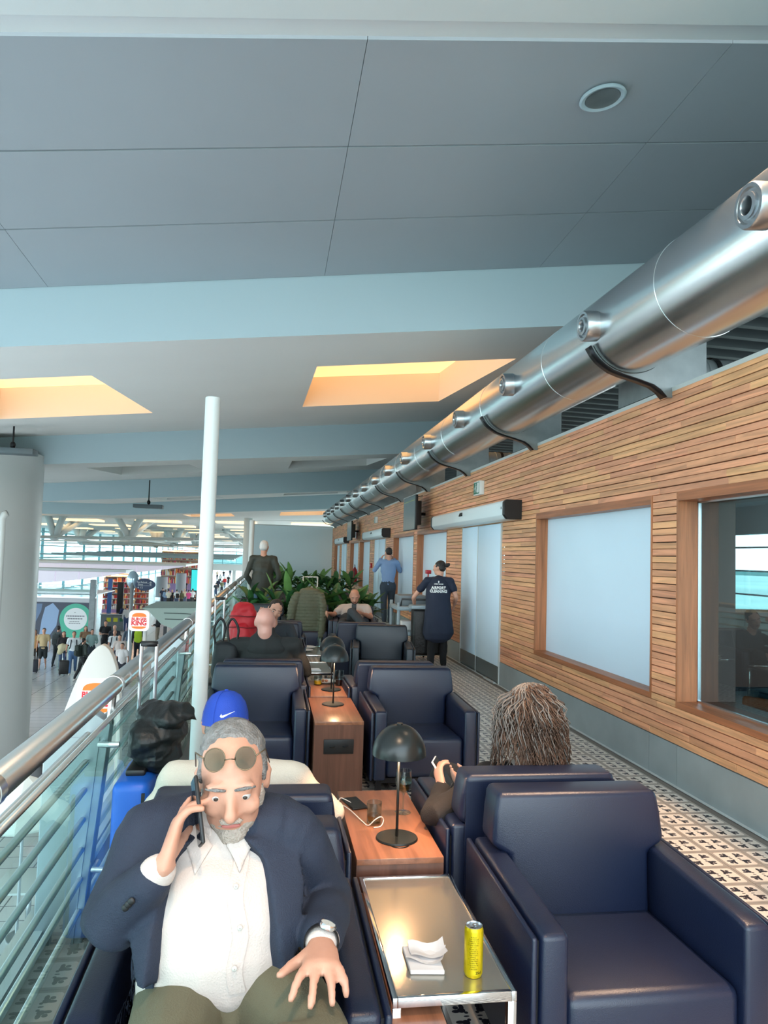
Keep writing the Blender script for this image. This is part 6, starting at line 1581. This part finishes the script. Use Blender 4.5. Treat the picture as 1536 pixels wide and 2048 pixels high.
for i in range(620):
    th = rc.uniform(0, 2 * PI); el = rc.uniform(-.1, 1.35)
    d = H.r * math.cos(th) * math.cos(el) * .090 + H.f * (math.sin(th) * math.cos(el) * .105) + H.u * math.sin(el) * .088
    if math.sin(th) > .5 and el < .6: continue
    p = H.p(0, -.02, .045, k) + d; out = d.normalized(); ln = rc.uniform(.20, .36) if el < .9 else rc.uniform(.14, .3); n = 24; ph = rc.uniform(0, 6); amp = rc.uniform(.006, .012); fr = rc.uniform(5, 8)
    hd_ = Vector((out.x, out.y, 0)); hd_ = hd_.normalized() if hd_.length > .01 else Vector((1, 0, 0)); sd = Vector((-hd_.y, hd_.x, 0)); pts = []
    r0 = Vector((d.x, d.y, 0)).length
    for q in range(n):
        u = q / (n - 1); flare = .118 + .045 * u + rc.uniform(-.002, .002)
        rr_ = r0 + (flare - r0) * min(1, u * 1.8) if r0 < flare else r0 + .03 * u
        z = p.z - ln * (u ** 1.25) * (1 if el < .9 else 1.05); c = H.p(0, -.02, .045, k)
        x = Vector((c.x, c.y, z)) + hd_ * rr_ + sd * amp * math.sin(ph + u * fr * 2.6) + hd_ * amp * .9 * math.cos(ph + u * fr * 2.6); pts.append(x)
    (g2 if (el > .95 or rc.random() < .12) else g1).tube(pts, [.0034 * (1 - .5 * q / n) for q in range(n)], 5)
g1.build('curls', M_curl, hb, smooth=True, clean=False); g2.build('grey_curls', M_curl2, hb, smooth=True, clean=False)
b = MB(); nk = (J['shR'] + J['shL']) / 2; sweep(b, [nk + Vector((-.04, -.03, .02)), nk + Vector((.06, -.055, .0)), nk + Vector((.15, -.04, -.03))], [(.05, .035), (.06, .035), (.035, .03)], (0, 0, 1), 14, 2); b.ell(nk + Vector((0, 0, .05)), (.075, .07, .05), 14, 10); remesh(b, 'white_collar', M_tee, t, .008, 2, .005)
glasses(t, H, k, .012, .098, M_black, None, .024)
b = MB(); Bt = Vector(t.location); w0 = J['wrL'] + Bt; dd = (J['wrL'] - J['elL']).normalized()
tb_ = thing('bead_bracelet', 'black bead bracelet on the wrist holding the white phone', 'bracelet', (0, 0, 0)); Mx = Matrix.Translation(w0 + dd * .0) @ dd.to_track_quat('Z', 'Y').to_matrix().to_4x4()
for i in range(20): a = 2 * PI * i / 20; b.ell(Mx @ Vector((.032 * math.cos(a), .032 * math.sin(a), .004 * math.sin(2 * a))), (.0048,) * 3, 8, 6)
tag(b.build('beads', M_black, tb_, smooth=True, clean=False), kind='stuff')
p0 = at(866, 1516, 3.29); p1 = at(902, 1574, 3.27); ax = (p1 - p0).normalized(); xx = Vector((.3, .9, .3)); xx = (xx - ax * xx.dot(ax)).normalized(); zz_ = ax.cross(xx)
tp = thing('mobile_phone', 'white-edged phone in the hands of the curly-haired person', 'phone', (0, 0, 0)); Mp = Matrix.Translation((p0 + p1) / 2) @ Matrix((xx, ax, zz_)).transposed().to_4x4()
MB().rbox(-.036, .036, -.07, .07, -.005, .005, .004, 2, M=Mp).build('phone_body', mat('phone_white', (222, 220, 222), .3), tp, smooth=40); MB().box(-.033, .033, -.067, .067, .005, .0056, M=Mp).build('phone_screen', M_black, tp)

# -- bald person in black, from behind
J = seated(.0, 6.42, 1); J.update(shR=at(590, 1290, 6.35), shL=at(472, 1290, 6.35), elR=at(612, 1340, 6.45), elL=at(448, 1340, 6.45), wrR=at(596, 1345, 6.75), wrL=at(470, 1345, 6.75), head=Frame(at(530, 1246, 6.33), (-.05, 1, -.15), (0, .1, 1)))
t, H, k = person('bald person in a black jumper, seen from behind in the second row', J, dict(skin=mat('skin_pink', (214, 156, 140), .4, bump=.04, bscale=120), top=cloth('jumper_black', (40, 42, 42)), legs=cloth('trousers_black2', (30, 30, 34)), shoe=M_shoe, hair=M_hd), 1.84, .013, None, 'long', fat=1.3, sh_w=1.3, wr=.008, neck_r=.058)
b = MB(); sweep(b, [(J['shR'] + J['shL']) / 2 + Vector((0, .0, -.02)), (J['shR'] + J['shL']) / 2 + Vector((0, .0, .05)), (J['shR'] + J['shL']) / 2 + Vector((0, .0, .10))], [(.21, .11), (.15, .10), (.085, .08)], (1, 0, 0), 16, 1); remesh(b, 'jumper_collar', MATS['cloth_jumper_black'], t, .013, 2, .004)
# -- man resting his face on his hand
J = seated(.07, 8.88, -1); H2 = Frame(at(550, 1221, 8.80), (.12, -1, -.25), (.28, 0, 1))
J.update(shR=at(512, 1262, 8.88), shL=at(578, 1256, 8.88), elR=at(497, 1284, 8.62), wrR=at(517, 1240, 8.66), elL=at(592, 1290, 8.70), wrL=at(565, 1300, 8.45), head=H2)
hands = {'R': dict(d=at(531, 1207, 8.69) - at(517, 1240, 8.66), n=Vector((.3, 1, .1)), s=1, curls=[.2, .25, .3, .35])}
t, H, k = person('seated person with dark hair resting the face on one hand', J, dict(skin=M_skin, top=cloth('sweater_charcoal', (50, 54, 60)), legs=cloth('trousers_black2', (30, 30, 34)), shoe=M_shoe, hair=M_hd), 1.8, .012, hair_short, 'long', hands=hands, sh_w=1.1, wr=.008, fat=1.05); eyes(t, H, k)
# -- bald bearded man in the white T-shirt
J = seated(at(700, 1240, 12.3).x, 12.28, -1); H3 = Frame(at(709, 1194, 12.42), (-.05, -1, -.42), (0, -.1, 1))
J.update(shR=at(684, 1216, 12.42), shL=at(733, 1216, 12.42), elR=at(667, 1229, 12.3), wrR=at(655, 1226, 12.0), elL=at(742, 1234, 12.25), wrL=at(722, 1226, 12.0), head=H3)
J['knL'] = at(703, 1224, 11.85); J['anL'] = at(725, 1246, 11.6); J['toL'] = at(733, 1252, 11.5)
t, H, k = person('bald bearded person in a white T-shirt with crossed legs, holding a phone', J, dict(skin=M_skin2, top=M_tee, legs=cloth('trousers_slate', (58, 64, 70)), shoe=M_shoew, hair=M_hd), 1.84, .014, None, 'short', fat=1.15, sh_w=1.12, wr=.007); eyes(t, H, k); beard(t, H, k, M_hd)
tp = thing('mobile_phone', 'small dark phone in the hand of the person in the white T-shirt', 'phone', at(708, 1216, 11.9), -.2); bxo('phone_body', -.038, .038, -.005, .005, -.05, .06, M_black, tp, .004); bxo('phone_screen', -.034, .034, .005, .0055, -.046, .056, mat('screen_black', (8, 10, 14), .08), tp)

# ---- olive quilted coat hung over a chair
M_coat = cloth('coat_olive', (92, 92, 72), .6, .2)
cx = at(618, 1230, 12.2).x; b = MB()
P = [Vector((cx - at(618, 1230, 12.2).x, 0, z)) for z in (.28, .5, .8, .98)]
sweep(b, P, [(.30, .10), (.285, .11), (.25, .115), (.20, .10)], (1, 0, 0), 24, 4)
sweep(b, [Vector((-.20, -.02, .96)), Vector((-.27, -.05, .8)), Vector((-.31, -.06, .45)), Vector((-.32, -.04, .30))], [(.07, .06), (.075, .06), (.07, .06), (.06, .05)], (1, 0, 0), 14, 3)
sweep(b, [Vector((.18, -.06, .96)), Vector((.21, -.12, .8)), Vector((.20, -.13, .45)), Vector((.18, -.12, .22))], [(.06, .05), (.065, .05), (.065, .05), (.055, .04)], (1, 0, 0), 14, 3)
sweep(b, [Vector((-.13, .02, 1.01)), Vector((0, .05, 1.04)), Vector((.13, .02, 1.01))], [(.045, .03)] * 3, (0, 0, 1), 12, 2)
def quilt(co):
    z = co[:, 2]; x = co[:, 0]; return -.010 * np.exp(-((((z / .052) % 1) - .5) / .12) ** 2) - .004 * np.exp(-((((x / .09 + np.floor(z / .052) * .5) % 1) - .5) / .12) ** 2)
t = thing('quilted_coat', 'olive quilted coat draped over a chair in front of the plants', 'coat', (cx, 12.12, 0))
remesh(b, 'coat_body', M_coat, t, .011, 2, .010, 7, fold=quilt)

# ---- luggage
t = case('bright blue suitcase squeezed between the balustrade and the blue-cap chair', -.52, 3.36, 0, .15, .40, .66, mat('case_blue', (24, 92, 190), .4), 0, .52)
bxo('black_trim', .045, .058, -.206, -.198, .08, .62, M_black, t); MB().rbox(-.04, .04, -.10, .10, .655, .685, .01).build('top_handle', M_black, t, smooth=40)
b = MB(); rb = random.Random(2)
for (x, y, z, rx, ry, rz_) in [(0, 0, .07, .11, .16, .09), (.02, .02, .14, .10, .15, .09), (-.03, -.04, .12, .09, .12, .10), (.04, .0, .21, .09, .12, .06), (-.01, .02, .22, .08, .11, .05)]: b.ell((x, y, z), (rx, ry, rz_), 18, 12)
sweep(b, [Vector((.04, .0, .23)), Vector((.11, -.02, .235)), Vector((.17, -.03, .20))], [(.09, .045), (.07, .03), (.012, .008)], (0, 1, 0), 12, 3)
def ridges(co):
    return np.array([.024 * (1 - 2 * abs(noise.noise((c[0] * 6, c[1] * 5, c[2] * 8)))) + .006 * (1 - 2 * abs(noise.noise((c[0] * 17, c[1] * 14 + 4, c[2] * 19)))) - .016 for c in co])
o = remesh(b, 'black_bag', mat('bag_nylon', (16, 22, 24), .5, bump=.3, bscale=50), None, .006, 1, 0, fold=ridges); o.location = (-.46, 3.42, .66); tag(o, 'crumpled black nylon bag lying on top of the blue suitcase', 'bag')
p = at(431, 1197, 6.6); t = case('black trolley case with a tall silver handle by the balustrade', p.x + .04, 6.5, 0, .17, .34, .52, M_black, 0, .68)
b = MB(); b.rbox(-.10, .10, -.12, .12, 0, .34, .05, 3); o = remesh(b, 'bag_body', cloth('bag_black', (26, 28, 32), .6), None, .010, 2, .012, 9); tb_ = thing('tote_bag', 'black bag with loop handles on the trolley case by the balustrade', 'bag', (at(452, 1280, 6.35).x, 6.38, .522)); o.parent = tb_
for s in (-1, 1): MB().tube(bez([(s * .08, -.05, .30), (s * .10, -.06, .44), (s * .05, -.06, .53), (s * .01, -.05, .46), (s * .03, -.05, .32)]), .010, 8).build('loop_handle', M_black, tb_, smooth=True)
t = case('dark cabin case under the red backpack', at(484, 1290, 8.2).x, 8.25, 0, .30, .24, .5, mat('case_charcoal', (44, 46, 52), .5), 0, 0)
b = MB(); b.rbox(-.14, .14, -.11, .11, 0, .50, .07, 3); b.ell((0, -.12, .2), (.10, .06, .14), 14, 10); b.ell((0, -.02, .50), (.12, .10, .07), 14, 10)
tb_ = thing('backpack', 'bright red hiking backpack standing by the balustrade', 'backpack', (at(484, 1290, 8.2).x, 8.25, .503)); remesh(b, 'pack_body', cloth('pack_red', (196, 28, 40), .5), tb_, .012, 2, .016, 12)
for z in (.12, .30, .42): MB().tube([(-.15, -.10, z), (-.05, -.165, z + .01), (.05, -.165, z), (.15, -.10, z)], .006, 6).build('compression_strap', mat('strap_red', (120, 14, 26), .6), tb_, smooth=True)
MB().tube(bez([(-.04, 0, .54), (-.03, 0, .60), (.03, 0, .60), (.04, 0, .54)]), .008, 8).build('grab_loop', M_black, tb_, smooth=True)

# ---- planters with broad-leaved plants
M_leaf = [mat('leaf_%d' % i, c, .38, var=.25, vscale=6) for i, c in enumerate([(58, 104, 56), (44, 86, 50), (92, 132, 70)])]
def leafmesh(L, wd, droop, m):
    vs = []; n = 7
    for i in range(n + 1):
        u = i / n; w_ = wd * math.sin(PI * min(1, u * .93 + .05)) ** .8 * (1 - .25 * u); x = L * (u - .25 * droop * u * u); z = L * (.9 * u * (1 - droop * u)) * .55
        vs += [(x, -w_, z + w_ * .35), (x, -w_ * .5, z + w_ * .06), (x, 0, z - w_ * .12), (x, w_ * .5, z + w_ * .06), (x, w_, z + w_ * .35)]
    fs = [(i * 5 + j, i * 5 + j + 1, i * 5 + j + 6, i * 5 + j + 5) for i in range(n) for j in range(4)]
    me = MB().add(vs, fs).mesh('leaf', False); me.shade_smooth(); me.materials.append(m); return me
LM = [leafmesh(L, w_, d, M_leaf[i % 3]) for i, (L, w_, d) in enumerate([(.36, .062, .5), (.32, .055, .8), (.40, .06, .3), (.28, .06, 1.0), (.34, .052, .65)])]
rl_ = random.Random(4)
def plant(x, y, z, sc, n, lab, grp, rz):
    t = thing('leafy_plant', lab, 'plant', (x, y, z), rz, grp); t.scale = (sc,) * 3
    MB().tube([(0, 0, 0), (.01, 0, .12), (0, .01, .26)], [.014, .012, .008], 8).build('stem', mat('stem_green', (96, 120, 70), .6), t, smooth=True)
    for i in range(n):
        o = link('leaf', LM[rl_.randrange(5)], None, t, (0, 0, .04 + .22 * i / n)); o.rotation_euler = (rl_.uniform(-.2, .2), rl_.uniform(-1.0, .25) * (.4 + .6 * i / n), i * 2.4 + rl_.uniform(-.3, .3)); s = rl_.uniform(.8, 1.15); o.scale = (s,) * 3
for (x0, x1, y, h, n, sc, nl, nm, lb) in [(-.42, 1.95, 13.35, .50, 11, 1.40, 18, 'near', 'long dark planter box behind the last row of armchairs'), (-.15, 2.35, 20.5, .62, 12, 1.45, 11, 'far', 'farther dark planter box before the pale partition')]:
    t = thing('planter_box', lb, 'planter', ((x0 + x1) / 2, y, 0)); L = (x1 - x0) / 2
    for a in ((-L, L, -.25, -.22), (-L, L, .22, .25), (-L, -L + .03, -.22, .22), (L - .03, L, -.22, .22)): bxo('side_board', a[0], a[1], a[2], a[3], 0, h, mat('planter_dark', (52, 44, 42), .5), t)
    bxo('soil', -L + .03, L - .03, -.22, .22, h - .1, h - .04, mat('soil', (50, 40, 32), .95, bump=.8, bscale=40), t)
    for i in range(n):
        x = x0 + .12 + (x1 - x0 - .24) * i / (n - 1)
        o_ = ['first', 'second', 'third', 'fourth', 'fifth', 'sixth', 'seventh', 'eighth', 'ninth', 'tenth', 'eleventh', 'twelfth'][i]
        plant(x, y + rl_.uniform(-.08, .08), h - .05, sc * rl_.uniform(.85, 1.1), nl, 'green broad-leaved plant, %s from the balustrade in the %s planter' % (o_, nm), 'plants in the %s planter' % nm, rl_.uniform(0, 6))
t = thing('white_chair', 'white metal chair frame between the two planters', 'chair', (at(620, 1180, 16.5).x, 16.5, 0))
Mwm = mat('white_metal', (226, 230, 230), .4)
for s in (-.16, .16):
    MB().tube([(s, 0, 0), (s, 0, 1.12)], .014, 8).build('leg', Mwm, t, smooth=True); MB().tube([(s, .38, 0), (s, .38, .45)], .014, 8).build('leg', Mwm, t, smooth=True)
MB().rbox(-.19, .19, -.02, .40, .44, .47, .01).build('seat', Mwm, t, smooth=40); MB().tube([(-.16, 0, 1.12), (.16, 0, 1.12)], .014, 8).build('top_rail', Mwm, t); MB().tube([(-.16, 0, .9), (.16, 0, .9)], .012, 8).build('cross_rail', Mwm, t)
